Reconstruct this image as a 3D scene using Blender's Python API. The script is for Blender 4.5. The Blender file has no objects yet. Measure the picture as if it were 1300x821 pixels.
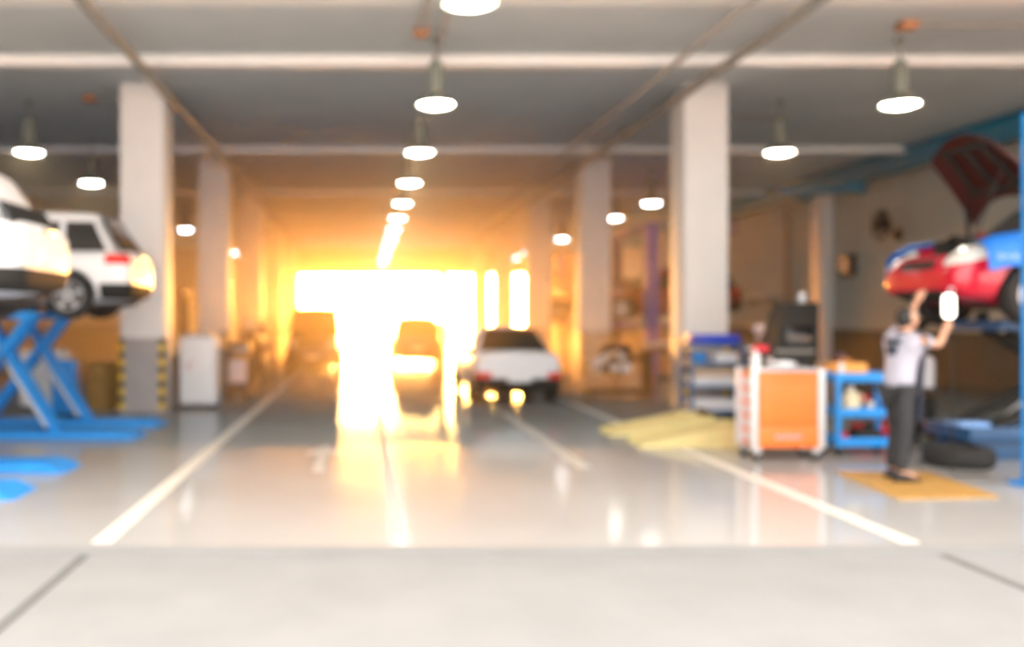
import bpy, bmesh, math, random
from mathutils import Vector, Matrix, Euler

random.seed(7)
PI = math.pi
scene = bpy.context.scene
COL = scene.collection
F = 1180.0                      # focal length in pixels of the 1300 px wide frame
VPX, VPY, CAMH = 462.0, 403.0, 1.65


def R(d):
    return math.radians(d)


# ------------------------------------------------------------------ materials
def mat(name, col, rough=0.5, metal=0.0, spec=0.5, vary=0.06, scale=6.0, coat=0.0, bump=0.0,
        emit=None, estr=0.0, transmission=0.0, alpha=1.0):
    m = bpy.data.materials.new(name)
    m.use_nodes = True
    nt = m.node_tree
    b = nt.nodes['Principled BSDF']
    b.inputs['Roughness'].default_value = rough
    b.inputs['Metallic'].default_value = metal
    b.inputs['Specular IOR Level'].default_value = spec
    b.inputs['Coat Weight'].default_value = coat
    b.inputs['Transmission Weight'].default_value = transmission
    c = (col[0], col[1], col[2], 1)
    if vary > 0:
        tc = nt.nodes.new('ShaderNodeTexCoord')
        no = nt.nodes.new('ShaderNodeTexNoise')
        no.inputs['Scale'].default_value = scale
        no.inputs['Detail'].default_value = 4
        nt.links.new(tc.outputs['Object'], no.inputs['Vector'])
        ra = nt.nodes.new('ShaderNodeValToRGB')
        ra.color_ramp.elements[0].position = 0.3
        ra.color_ramp.elements[1].position = 0.7
        lo, hi = 1 - vary, 1 + vary
        ra.color_ramp.elements[0].color = (col[0] * lo, col[1] * lo, col[2] * lo, 1)
        ra.color_ramp.elements[1].color = (min(1, col[0] * hi), min(1, col[1] * hi), min(1, col[2] * hi), 1)
        nt.links.new(no.outputs['Fac'], ra.inputs['Fac'])
        nt.links.new(ra.outputs['Color'], b.inputs['Base Color'])
        if bump > 0:
            bp = nt.nodes.new('ShaderNodeBump')
            bp.inputs['Strength'].default_value = bump
            bp.inputs['Distance'].default_value = 0.02
            nt.links.new(no.outputs['Fac'], bp.inputs['Height'])
            nt.links.new(bp.outputs['Normal'], b.inputs['Normal'])
    else:
        b.inputs['Base Color'].default_value = c
    if emit is not None:
        b.inputs['Emission Color'].default_value = (*emit, 1)
        b.inputs['Emission Strength'].default_value = estr
    return m


M = {}
M['white_paint'] = mat('white_paint', (.80, .78, .75), .6, vary=.03, scale=2)
M['grey_dado'] = mat('grey_dado', (.38, .35, .335), .55, vary=.06, scale=3)
M['wall_white'] = mat('wall_white', (.46, .49, .455), .95, spec=.1, vary=.04, scale=1.2)
M['wall_dado'] = mat('wall_dado', (.085, .094, .083), .95, spec=.08, vary=.08, scale=2)
M['wall_tan'] = mat('wall_tan', (.42, .36, .30), .95, spec=.1, vary=.06, scale=1)
M['ceil'] = mat('ceil', (.88, .84, .79), .85, vary=.05, scale=.6)
M['beam'] = mat('beam', (.86, .85, .83), .7, vary=.03)
M['pipe_grey'] = mat('pipe_grey', (.30, .29, .26), .5, vary=.06)
M['pipe_light'] = mat('pipe_light', (.46, .43, .40), .5, vary=.06)
M['pipe_brown'] = mat('pipe_brown', (.30, .19, .13), .6)
M['rust_box'] = mat('rust_box', (.45, .20, .09), .6)
M['lift_blue'] = mat('lift_blue', (.025, .27, .72), .6, vary=.08, spec=.25)
M['lift_dark_blue'] = mat('lift_dark_blue', (.03, .09, .2), .45, vary=.1)
M['post_blue'] = mat('post_blue', (.04, .05, .42), .45, vary=.08)
M['post_purple'] = mat('post_purple', (.09, .05, .20), .45, vary=.08)
M['crane_blue'] = mat('crane_blue', (.02, .20, .33), .5, vary=.08)
M['car_white'] = mat('car_white', (.82, .82, .82), .42, vary=.015, coat=.15, spec=.3)
M['car_red'] = mat('car_red', (.62, .008, .035), .25, vary=.03, coat=.8)
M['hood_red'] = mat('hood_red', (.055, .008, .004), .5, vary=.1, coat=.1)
M['car_dkred'] = mat('car_dkred', (.30, .03, .012), .3, coat=.5)
M['car_dark'] = mat('car_dark', (.055, .042, .035), .3, coat=.5)
M['car_brown'] = mat('car_brown', (.10, .05, .03), .3, coat=.5)
M['glass_dark'] = mat('glass_dark', (.018, .018, .017), .08, vary=0, spec=.6)
M['tyre'] = mat('tyre', (.022, .020, .018), .75, vary=.15, scale=20)
M['alloy'] = mat('alloy', (.55, .55, .55), .3, metal=.8, vary=.04)
M['black'] = mat('black', (.016, .015, .012), .5, vary=.1)
M['black_plastic'] = mat('black_plastic', (.03, .028, .025), .75, vary=.1, spec=.2)
M['undercarriage'] = mat('undercarriage', (.07, .05, .035), .7, vary=.25, scale=9)
M['lamp_clear'] = mat('lamp_clear', (.80, .80, .76), .12, vary=.02, coat=.5)
M['lamp_red'] = mat('lamp_red', (.75, .03, .02), .2, vary=.03, coat=.6)
M['plate'] = mat('plate', (.82, .82, .80), .4, vary=.03)
M['chrome'] = mat('chrome', (.7, .7, .7), .15, metal=1, vary=.02)
M['steel'] = mat('steel', (.62, .62, .62), .32, metal=.7, vary=.05)
M['silver'] = mat('silver', (.70, .70, .71), .4, metal=.3, vary=.04)
M['orange'] = mat('orange', (.92, .20, .035), .42, vary=.04)
M['orange_box'] = mat('orange_box', (.85, .38, .08), .55, vary=.08)
M['cart_blue'] = mat('cart_blue', (.015, .28, .75), .4, vary=.06)
M['bin_blue'] = mat('bin_blue', (.015, .06, .55), .45, vary=.06)
M['shelf_blue'] = mat('shelf_blue', (.06, .17, .36), .5, vary=.08)
M['carton'] = mat('carton', (.55, .42, .30), .8, vary=.08)
M['carton_white'] = mat('carton_white', (.72, .72, .74), .7, vary=.05)
M['cream'] = mat('cream', (.72, .64, .42), .6, vary=.05)
M['ramp_yellow'] = mat('ramp_yellow', (.64, .54, .24), .6, vary=.08, scale=4)
M['line_cream'] = mat('line_cream', (.66, .60, .52), .85, vary=.06, scale=9, spec=.05)
M['board'] = mat('board', (.46, .25, .06), .6, vary=.14, scale=5)
M['red_tool'] = mat('red_tool', (.60, .02, .03), .4, vary=.06)
M['pink'] = mat('pink', (.80, .62, .60), .6, vary=.05)
M['mark_pink'] = mat('mark_pink', (.75, .45, .45), .6, vary=.05)
M['mark_blue'] = mat('mark_blue', (.45, .35, .42), .6, vary=.05)
M['cover_blue'] = mat('cover_blue', (.01, .19, .72), .5, vary=.08, scale=5)
M['cover_mark'] = mat('cover_mark', (.25, .45, .82), .5, vary=.05)
M['lamp_body'] = mat('lamp_body', (.20, .215, .18), .55, vary=.08)
M['lamp_emit'] = mat('lamp_emit', (.9, .9, .85), .5, vary=0, emit=(1, .92, .77), estr=34)
M['work_emit'] = mat('work_emit', (.9, .9, .85), .5, vary=0, emit=(1, .93, .78), estr=4.5)
M['skin'] = mat('skin', (.56, .30, .19), .55, vary=.06, scale=12)
M['hair'] = mat('hair', (.012, .01, .008), .6, vary=.2, scale=30)
M['eye'] = mat('eye', (.04, .03, .03), .2, vary=0)
M['shirt'] = mat('shirt', (.40, .39, .46), .85, vary=.05, scale=9, bump=.2)
M['shirt_mark'] = mat('shirt_mark', (.04, .045, .07), .8, vary=.1)
M['trouser'] = mat('trouser', (.028, .028, .03), .85, vary=.15, scale=9, bump=.2)
M['navy'] = mat('navy', (.05, .055, .10), .8, vary=.12)
M['shoe'] = mat('shoe', (.015, .014, .014), .6, vary=.1)
M['drum'] = mat('drum', (.16, .08, .03), .5, vary=.1)
M['pale_bounce'] = mat('pale_bounce', (.64, .62, .58), .9, vary=.05, scale=.5, spec=.15)  # paler than the apron, so unseen ground bounces light onto the ceiling
M['joint'] = mat('joint', (.15, .148, .14), .9, spec=.1)
M['line_faint'] = mat('line_faint', (.50, .46, .41), .85, vary=.06, scale=9, spec=.05)
M['yard'] = mat('yard', (.78, .70, .60), .9, vary=.05, scale=.4)


def hazard_mat():
    m = mat('hazard_stripe', (.85, .55, .02), .5, vary=0)
    nt = m.node_tree
    b = nt.nodes['Principled BSDF']
    tc = nt.nodes.new('ShaderNodeTexCoord')
    w = nt.nodes.new('ShaderNodeTexWave')
    w.bands_direction = 'Z'
    w.inputs['Scale'].default_value = 1.25
    r = nt.nodes.new('ShaderNodeValToRGB')
    r.color_ramp.interpolation = 'CONSTANT'
    r.color_ramp.elements[0].color = (.035, .028, .02, 1)
    r.color_ramp.elements[1].position = .5
    r.color_ramp.elements[1].color = (.80, .50, .03, 1)
    nt.links.new(tc.outputs['Object'], w.inputs['Vector'])
    nt.links.new(w.outputs['Fac'], r.inputs['Fac'])
    nt.links.new(r.outputs['Color'], b.inputs['Base Color'])
    return m


M['hazard'] = hazard_mat()


def floor_mat():
    m = mat('polished_floor', (.34, .335, .33), .16, vary=0, spec=.12)
    nt = m.node_tree
    b = nt.nodes['Principled BSDF']
    tc = nt.nodes.new('ShaderNodeTexCoord')
    n1 = nt.nodes.new('ShaderNodeTexNoise')
    n1.inputs['Scale'].default_value = .5
    n1.inputs['Detail'].default_value = 5
    r1 = nt.nodes.new('ShaderNodeValToRGB')
    r1.color_ramp.elements[0].position = .3
    r1.color_ramp.elements[0].color = (.36, .346, .327, 1)
    r1.color_ramp.elements[1].position = .7
    r1.color_ramp.elements[1].color = (.41, .395, .372, 1)
    nt.links.new(tc.outputs['Object'], n1.inputs['Vector'])
    nt.links.new(n1.outputs['Fac'], r1.inputs['Fac'])
    nt.links.new(r1.outputs['Color'], b.inputs['Base Color'])
    n2 = nt.nodes.new('ShaderNodeTexNoise')
    n2.inputs['Scale'].default_value = 2.2
    mr = nt.nodes.new('ShaderNodeMapRange')
    mr.inputs['To Min'].default_value = .085
    mr.inputs['To Max'].default_value = .13
    nt.links.new(tc.outputs['Object'], n2.inputs['Vector'])
    nt.links.new(n2.outputs['Fac'], mr.inputs['Value'])
    nt.links.new(mr.outputs['Result'], b.inputs['Roughness'])
    return m


M['floor'] = floor_mat()
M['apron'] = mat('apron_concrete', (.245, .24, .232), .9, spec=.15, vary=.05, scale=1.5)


# ------------------------------------------------------------------ mesh helpers
class MB:
    """Collects shapes and links them as ONE mesh object."""

    def __init__(self):
        self.bm = bmesh.new()

    def _add(self, verts, faces, mtx=None):
        vs = [self.bm.verts.new((mtx @ Vector(v)) if mtx else Vector(v)) for v in verts]
        for f in faces:
            try:
                self.bm.faces.new([vs[i] for i in f])
            except ValueError:
                pass
        return vs

    def box(self, c, s, rot=None, bev=0.0, seg=2):
        tmp = bmesh.new()
        bmesh.ops.create_cube(tmp, size=1.0)
        for v in tmp.verts:
            v.co = Vector((v.co.x * s[0], v.co.y * s[1], v.co.z * s[2]))
        if bev > 0:
            bmesh.ops.bevel(tmp, geom=tmp.edges[:], offset=min(bev, min(s) * .45), segments=seg, profile=.6, affect='EDGES')
        mt = Matrix.Translation(Vector(c))
        if rot is not None:
            mt = mt @ Euler(rot).to_matrix().to_4x4()
        self._merge(tmp, mt)
        return self

    def _merge(self, tmp, mt=None):
        idx = {}
        for v in tmp.verts:
            idx[v] = self.bm.verts.new(mt @ v.co if mt else v.co)
        for f in tmp.faces:
            try:
                self.bm.faces.new([idx[v] for v in f.verts])
            except ValueError:
                pass
        tmp.free()

    def bar(self, p0, p1, w, h, bev=.01, up=(0, 0, 1)):
        """rectangular bar from p0 to p1, w across, h along up"""
        p0, p1 = Vector(p0), Vector(p1)
        d = p1 - p0
        L = d.length
        x = d.normalized()
        y = Vector(up).cross(x)
        if y.length < 1e-4:
            y = Vector((0, 1, 0)).cross(x)
        y.normalize()
        z = x.cross(y)
        mt = Matrix((x, y, z)).transposed().to_4x4()
        mt.translation = (p0 + p1) / 2
        tmp = bmesh.new()
        bmesh.ops.create_cube(tmp, size=1.0)
        for v in tmp.verts:
            v.co = Vector((v.co.x * L, v.co.y * w, v.co.z * h))
        if bev > 0:
            bmesh.ops.bevel(tmp, geom=tmp.edges[:], offset=min(bev, min(L, w, h) * .4), segments=2, profile=.6, affect='EDGES')
        self._merge(tmp, mt)
        return self

    def cyl(self, p0, p1, r0, r1=None, n=20, cap=True):
        r1 = r0 if r1 is None else r1
        p0, p1 = Vector(p0), Vector(p1)
        d = (p1 - p0).normalized()
        a = d.orthogonal().normalized()
        b = d.cross(a)
        v = []
        for p, r in ((p0, r0), (p1, r1)):
            for k in range(n):
                t = 2 * PI * k / n
                v.append(p + a * (r * math.cos(t)) + b * (r * math.sin(t)))
        f = [(k, (k + 1) % n, n + (k + 1) % n, n + k) for k in range(n)]
        if cap:
            f += [tuple(range(n - 1, -1, -1)), tuple(range(n, 2 * n))]
        self._add(v, f)
        return self

    def tube(self, pts, r, n=10):
        pts = [Vector(p) for p in pts]
        rings = []
        prev = None
        for i, p in enumerate(pts):
            d = (pts[min(i + 1, len(pts) - 1)] - pts[max(i - 1, 0)]).normalized()
            a = d.orthogonal().normalized() if prev is None else (prev - d * prev.dot(d)).normalized()
            prev = a
            b = d.cross(a)
            rings.append([p + a * (r * math.cos(2 * PI * k / n)) + b * (r * math.sin(2 * PI * k / n)) for k in range(n)])
        v = [q for ring in rings for q in ring]
        f = []
        for i in range(len(rings) - 1):
            for k in range(n):
                f.append((i * n + k, i * n + (k + 1) % n, (i + 1) * n + (k + 1) % n, (i + 1) * n + k))
        f += [tuple(range(n - 1, -1, -1)), tuple(range((len(rings) - 1) * n, len(rings) * n))]
        self._add(v, f)
        return self

    def lathe(self, prof, origin=(0, 0, 0), axis='Z', n=32):
        """prof: (radius, height) pairs; closed ends where radius is 0"""
        v, f = [], []
        for (r, h) in prof:
            for k in range(n):
                t = 2 * PI * k / n
                c = (r * math.cos(t), r * math.sin(t), h)
                if axis == 'Y':
                    c = (c[0], c[2], c[1])
                elif axis == 'X':
                    c = (c[2], c[0], c[1])
                v.append(Vector(c) + Vector(origin))
        m = len(prof)
        for i in range(m - 1):
            for k in range(n):
                f.append((i * n + k, i * n + (k + 1) % n, (i + 1) * n + (k + 1) % n, (i + 1) * n + k))
        f += [tuple(range(n - 1, -1, -1)), tuple(range((m - 1) * n, m * n))]
        self._add(v, f)
        return self

    def prism(self, pts, a0, a1, axis='Y'):
        """2D polygon extruded along an axis. axis Y: pts are (x, z); axis Z: (x, y); axis X: (y, z)"""
        n = len(pts)

        def P(p, a):
            return {'Y': (p[0], a, p[1]), 'Z': (p[0], p[1], a), 'X': (a, p[0], p[1])}[axis]
        v = [P(p, a0) for p in pts] + [P(p, a1) for p in pts]
        f = [tuple(range(n)), tuple(range(2 * n - 1, n - 1, -1))]
        f += [(k, n + k, n + (k + 1) % n, (k + 1) % n) for k in range(n)]
        self._add(v, f)
        return self

    def loft(self, rings, cap=True):
        n = len(rings[0])
        v = [q for r in rings for q in r]
        f = []
        for i in range(len(rings) - 1):
            for k in range(n):
                f.append((i * n + k, i * n + (k + 1) % n, (i + 1) * n + (k + 1) % n, (i + 1) * n + k))
        if cap:
            f += [tuple(range(n - 1, -1, -1)), tuple(range((len(rings) - 1) * n, len(rings) * n))]
        self._add(v, f)
        return self

    def slab(self, grid, th, nrm=None):
        """a grid of points (rows of columns) thickened by th along nrm (or the grid's own normal)"""
        rows, cols = len(grid), len(grid[0])
        G = [[Vector(p) for p in r] for r in grid]
        if nrm is None:
            nrm = (G[0][-1] - G[0][0]).cross(G[-1][0] - G[0][0]).normalized()
        nrm = Vector(nrm) * th
        v = [p for r in G for p in r] + [p + nrm for r in G for p in r]
        o = rows * cols
        f = []
        for i in range(rows - 1):
            for j in range(cols - 1):
                a, b, c, d = i * cols + j, i * cols + j + 1, (i + 1) * cols + j + 1, (i + 1) * cols + j
                f += [(a, d, c, b), (o + a, o + b, o + c, o + d)]
        edge = [(0, j) for j in range(cols)] + [(i, cols - 1) for i in range(1, rows)] + \
               [(rows - 1, j) for j in range(cols - 2, -1, -1)] + [(i, 0) for i in range(rows - 2, 0, -1)]
        e = [i * cols + j for i, j in edge]
        for k in range(len(e)):
            a, b = e[k], e[(k + 1) % len(e)]
            f.append((a, b, o + b, o + a))
        self._add(v, f)
        return self

    def sphere(self, c, r, sc=(1, 1, 1), u=20, w=12):
        tmp = bmesh.new()
        bmesh.ops.create_uvsphere(tmp, u_segments=u, v_segments=w, radius=r)
        mt = Matrix.Translation(Vector(c)) @ Matrix.Diagonal((*sc, 1))
        self._merge(tmp, mt)
        return self

    def mesh(self, me, mt=None):
        tmp = bmesh.new()
        tmp.from_mesh(me)
        self._merge(tmp, mt)
        return self

    def data(self, name, m):
        me = bpy.data.meshes.new(name)
        bmesh.ops.recalc_face_normals(self.bm, faces=self.bm.faces[:])
        self.bm.to_mesh(me)
        self.bm.free()
        for p in me.polygons:
            p.use_smooth = True
        me.set_sharp_from_angle(angle=R(38))
        me.materials.append(m)
        return me

    def build(self, name, m, parent=None):
        o = bpy.data.objects.new(name, self.data(name, m))
        COL.objects.link(o)
        if parent is not None:
            o.parent = parent
        return o


def tag(o, label=None, cat=None, group=None, kind=None):
    if label:
        o['label'] = label
    if cat:
        o['category'] = cat
    if group:
        o['group'] = group
    if kind:
        o['kind'] = kind
    return o


def thing(name, loc, label, cat, rz=0.0, group=None):
    o = bpy.data.objects.new(name, None)
    o.empty_display_size = .2
    o.location = loc
    o.rotation_euler = (0, 0, rz)
    COL.objects.link(o)
    return tag(o, label, cat, group)


def solo(name, mb, m, label, cat, loc=(0, 0, 0), rz=0.0, group=None):
    o = mb.build(name, m)
    o.location = loc
    o.rotation_euler = (0, 0, rz)
    return tag(o, label, cat, group)


def struct(name, mb, m, label=None):
    return tag(mb.build(name, m), label, None, None, 'structure')


def kids(o):
    return [c for c in bpy.data.objects if c.parent == o]


def copy_tree(o, parent=None):
    c = o.copy()
    COL.objects.link(c)
    c.parent = parent
    for ch in kids(o):
        copy_tree(ch, c)
    return c


def evaluated(me, mods):
    """mesh with modifiers applied: mods is a list of functions acting on a temporary object"""
    o = bpy.data.objects.new('tmp', me)
    COL.objects.link(o)
    extra = []
    for fn in mods:
        e = fn(o)
        if e:
            extra += e
    dg = bpy.context.evaluated_depsgraph_get()
    out = bpy.data.meshes.new_from_object(o.evaluated_get(dg))
    bpy.data.objects.remove(o)
    for e in extra:
        bpy.data.objects.remove(e)
    return out


def subsurf(level):
    def fn(o):
        s = o.modifiers.new('s', 'SUBSURF')
        s.levels = level
        s.render_levels = level
    return fn


def cut(me_cutter, op='DIFFERENCE'):
    def fn(o):
        c = bpy.data.objects.new('cutter', me_cutter)
        COL.objects.link(c)
        b = o.modifiers.new('b', 'BOOLEAN')
        b.operation = op
        b.object = c
        b.solver = 'EXACT'
        return [c]
    return fn


def finish(me, name, m, parent):
    me.materials.clear()
    me.materials.append(m)
    for p in me.polygons:
        p.use_smooth = True
        p.material_index = 0
    me.set_sharp_from_angle(angle=R(40))
    me.name = name
    o = bpy.data.objects.new(name, me)
    COL.objects.link(o)
    o.parent = parent
    return o


def skin(verts, edges, radii, sub=2, root=0):
    me = bpy.data.meshes.new('sk')
    me.from_pydata([tuple(v) for v in verts], edges, [])
    o = bpy.data.objects.new('sk', me)
    COL.objects.link(o)
    o.modifiers.new('k', 'SKIN')
    for i, d in enumerate(me.skin_vertices[0].data):
        r = radii[i]
        d.radius = r if isinstance(r, (tuple, list)) else (r, r)
        d.use_root = (i == root)
    s = o.modifiers.new('s', 'SUBSURF')
    s.levels = s.render_levels = sub
    dg = bpy.context.evaluated_depsgraph_get()
    out = bpy.data.meshes.new_from_object(o.evaluated_get(dg))
    bpy.data.objects.remove(o)
    return out


ORD = ['first', 'second', 'third', 'fourth', 'fifth', 'sixth', 'seventh', 'eighth', 'ninth', 'tenth', 'eleventh', 'twelfth']

# ------------------------------------------------------------------ the hall
XL, XR, YF, YB = -11.0, 13.6, 6.62, 54.0
ZC, ZB = 5.69, 5.54            # slab underside, underside of the cross beams
BEAM_Y = [14.3 + 7.6 * k for k in range(6)]

struct('floor', MB().box(((XL + XR) / 2, (YF + YB) / 2, -.1), (XR - XL + .6, YB - YF, .2)), M['floor'], 'polished grey workshop floor')
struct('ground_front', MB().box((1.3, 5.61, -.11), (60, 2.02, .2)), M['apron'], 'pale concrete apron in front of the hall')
struct('ground_bounce', MB().box((1.3, -17.7, -.11), (60, 44.6, .2)), M['pale_bounce'], 'unseen ground ahead of the apron, made pale to bounce light onto the ceiling')
struct('trim_1', MB().box((1.3, YF, -.005), (24.6, .16, .03), bev=.006), M['apron'], 'pale threshold strip at the hall front')
struct('ground_back', MB().box((1.3, 104, -.12), (160, 100, .2)), M['yard'], 'sunlit yard beyond the far doorway')
struct('ceiling', MB().box(((XL + XR) / 2, (YF + YB) / 2, ZC + .15), (XR - XL + .6, YB - YF + .6, .3)), M['ceil'], 'pale ceiling slab')
for k, y0 in enumerate(BEAM_Y):
    struct('beam', MB().box(((XL + XR) / 2, y0 + .13, (ZC + .02 + ZB) / 2), (XR - XL - .02, .26, ZC + .02 - ZB), bev=.012), M['beam'],
           ORD[k] + ' pale cross beam from the front')
wl = MB().box((XL - .15, (YF + YB) / 2, (ZC) / 2), (.3, YB - YF, ZC))
struct('wall_left', wl, M['wall_tan'], 'tan left wall')
struct('baseboard_left', MB().box((XL + .02, (YF + YB) / 2, .66), (.04, YB - YF, 1.32), bev=.01), M['wall_dado'], 'dark dado of the left wall')
struct('wall_right', MB().box((XR + .15, (YF + YB) / 2, ZC / 2), (.3, YB - YF, ZC)), M['wall_white'], 'pale right wall')
struct('baseboard_right', MB().box((XR - .02, (YF + YB) / 2, .66), (.04, YB - YF, 1.32), bev=.01), M['wall_dado'], 'dark grey dado of the right wall')
# back wall: two openings, one wide doorway and one beside it
OA, OB, OC, OD, OH = -3.75, 4.35, 4.85, 9.6, 4.15
wb = MB()
wb.box(((XL - .3 + OA) / 2, YB + .15, ZC / 2), (OA - XL + .3, .3, ZC))
wb.box(((OB + OC) / 2, YB + .15, OH / 2), (OC - OB, .3, OH))
wb.box(((OD + XR + .3) / 2, YB + .15, ZC / 2), (XR + .3 - OD, .3, ZC))
wb.box(((OA + OD) / 2, YB + .15, (OH + ZC) / 2), (OD - OA, .3, ZC - OH))
struct('wall_back', wb, M['wall_tan'], 'tan back wall with two wide doorways')

# square columns with grey dado and striped corner guards
CY = [16.0, 23.6, 31.2, 38.8, 46.6]
for side, x0 in (('left', -4.2), ('right', 5.52)):
    for k, y in enumerate(CY):
        c = MB().box((x0 + .375, y + .375, ZC / 2), (.75, .75, ZC), bev=.02)
        o = struct('column', c, M['white_paint'], f'{ORD[k]} square white column of the {side} row')
        MB().box((x0 + .375, y + .375, .65), (.766, .766, 1.30), bev=.02).build('dado', M['grey_dado'], o)
        if k < 2:
            for sx in (0, 1):
                gx = x0 + .75 * sx
                g = MB()
                sgn = -1 if sx == 0 else 1
                g.box((gx + sgn * .014, y + .04, .69), (.012, .11, 1.22), bev=.003)
                g.box((gx - sgn * .03, y - .014, .69), (.1, .012, 1.22), bev=.003)
                g.build('corner_guard', M['hazard'], o)
struct('trim_2', MB().box((XR - .15, 27.3, (ZC) / 2), (.3, .75, ZC), bev=.015), M['white_paint'], 'white pilaster on the right wall')

# floor lines, arrow
for i, (x, ya, yb, w) in enumerate(((-1.92, 6.8, 30, .15), (4.0, 6.8, 26, .14), (.26, 7.0, 30, .09), (2.42, 10.2, 16.0, .16))):
    struct('floor_line', MB().box((x, (ya + yb) / 2, .003), (w, yb - ya, .006)), M['line_cream' if i < 2 else 'line_faint'],
           ['cream floor line on the left', 'cream floor line on the right', 'thin faded floor line in the middle', 'short cream floor line behind the ramps'][i])
struct('floor_arrow', MB().prism([(-.10, 9.6), (.02, 9.6), (.02, 10.9), (.18, 10.9), (-.04, 11.6), (-.26, 10.9), (-.10, 10.9)], .0, .006, 'Z'),
       M['line_faint'], 'faded cream arrow on the floor').location = (-.45, .35, 0)
# dark joints in the apron that carry the lines on
for x in (-1.95, 4.05):
    struct('floor_joint', MB().box((x, 4.2, -.008), (.07, 4.6, .006)), M['joint'], 'dark joint in the front apron')

# ------------------------------------------------------------------ pipes under the ceiling
for (x, z, r, ya, yb, lab, m_) in (
        (-3.36, 5.44, .075, 6.9, 52, 'thick grey pipe under the ceiling above the left columns', 'pipe_grey'),
        (5.43, 5.44, .07, 6.9, 52, 'thick grey pipe under the ceiling above the right columns', 'pipe_grey'),
        (4.68, 5.47, .045, 6.9, 52, 'thin grey pipe under the ceiling, beside the thick right one', 'pipe_light')):
    t = thing('ceiling_pipe', (x, 0, z), lab, 'pipe')
    MB().cyl((0, ya, 0), (0, yb, 0), r, n=16).build('pipe_run', M[m_], t)
    for y in [9.5 + 5.0 * k for k in range(9)]:
        MB().tube([(0, y, r + .005), (0, y, (ZB if any(b_ - .03 < y < b_ + .29 for b_ in BEAM_Y) else ZC) - z + .02)], .012, 8)\
            .box((0, y, 0), (r * 2 + .03, .03, r * 2 + .03), bev=.008).build('hanger', M['pipe_grey'], t)
for (x, yb, lab) in ((.80, 12.9, 'short brown conduit ending at a box ahead of the first beam'), (1.10, 14.28, 'thin conduit running above the central lamps')):
    t = thing('ceiling_conduit', (x, 0, ZC - .05), lab, 'conduit')
    MB().cyl((0, 8, 0), (0, yb, 0), .035, n=12).build('conduit_run', M['pipe_light'], t)
    for y in (9, 11, 13):
        MB().box((0, y, .02), (.12, .04, .08), bev=.01).build('clip', M['pipe_grey'], t)
    if x < 1:
        MB().box((0, yb + .1, 0), (.2, .24, .12), bev=.02).build('junction_box', M['rust_box'], t)
for (x, y, lab) in ((7.42, 12.7, 'small rusty junction box beside the front right lamp'), (6.75, 18.6, 'small rusty junction box behind the front right column'),
                    (-5.0, 16.95, 'small rusty junction box behind the front left column')):
    z = ZC - .045
    t = thing('ceiling_junction_box', (x, y, z), lab, 'junction box')
    MB().box((0, 0, 0), (.22, .22, .13), bev=.02).build('box_body', M['rust_box'], t)
    MB().cyl((.11, 0, 0), (1.6, 0, 0), .025, n=10).build('conduit_arm', M['pipe_grey'], t)

# ------------------------------------------------------------------ pendant lamps
def make_lamp():
    t = thing('pendant_lamp', (0, 0, 0), 'x', 'lamp')
    MB().cyl((0, 0, .62), (0, 0, ZC - 4.74), .016, n=10).lathe([(0, ZC - 4.74 - .04), (.07, ZC - 4.74 - .04), (.07, ZC - 4.74)], n=16).build('stem', M['lamp_body'], t)
    MB().lathe([(0.0, .64), (.06, .63), (.10, .58), (.115, .50), (.115, .18), (.10, .15), (0.0, .15)], n=24).build('ballast_housing', M['lamp_body'], t)
    MB().lathe([(.09, .16), (.13, .145), (.20, .10), (.255, .035), (.275, .0), (.28, -.02), (.268, -.02), (.262, .0), (.24, .03), (.19, .09), (.12, .13), (.09, .14)], n=32).build('shade', M['lamp_body'], t)
    MB().lathe([(0, .01), (.240, .01), (.240, -.012), (.15, -.045), (0.0, -.062)], n=32).build('diffuser', M['lamp_emit'], t)
    return t


LY = [9.1, 13.45, 17.35, 21.3, 25.1, 28.8, 32.6, 36.4, 40.3, 44.2, 48.1, 52.0]
lamp0 = make_lamp()
first = True
for row, x, idx in (('central', 1.04, range(0, 12)), ('right', 7.76, range(1, 12)), ('left', -6.25, range(2, 12))):
    for q, k in enumerate(idx):
        if (row == 'right' and k in (3, 6, 8)) or (row == 'left' and k in (4, 5, 7)):
            continue
        c = lamp0 if first else copy_tree(lamp0)
        first = False
        y = LY[k]
        c.location = (x, y, 4.74)
        # under a beam the stem is shorter: those lamps hang from the beam soffit, their canopy buried in it
        c['label'] = f'pendant lamp, {ORD[k]} from the front in the {row} row' if row == 'central' else \
            f'pendant lamp of the {row} bays, beside the {ORD[k]} lamp of the central row'
        c['group'] = f'{row} row of pendant lamps'

# ------------------------------------------------------------------ crane beam on the right wall
t = thing('crane_beam', (12.85, 0, 5.42), 'long teal blue beam high along the right wall', 'beam')
MB().box((0, 28, 0), (.12, 42, .42), bev=.01).build('web', M['crane_blue'], t)
for z in (-.22, .22):
    MB().box((0, 28, z), (.34, 42, .05), bev=.008).build('flange', M['crane_blue'], t)
for y in (10, 18, 27.7, 36, 45):
    MB().box((.38, y, -.05), (.74, .18, .5), bev=.01).build('bracket', M['crane_blue'], t)
t = thing('crane_jib', (12.6, 24.4, 4.98), 'short teal jib arm reaching out below the long blue beam', 'jib arm')
MB().box((-.85, 0, 0), (1.7, .14, .16), bev=.01).build('arm', M['crane_blue'], t)
MB().box((.25, 0, .09), (.5, .3, .3), bev=.02).build('mount', M['crane_blue'], t)

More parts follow.
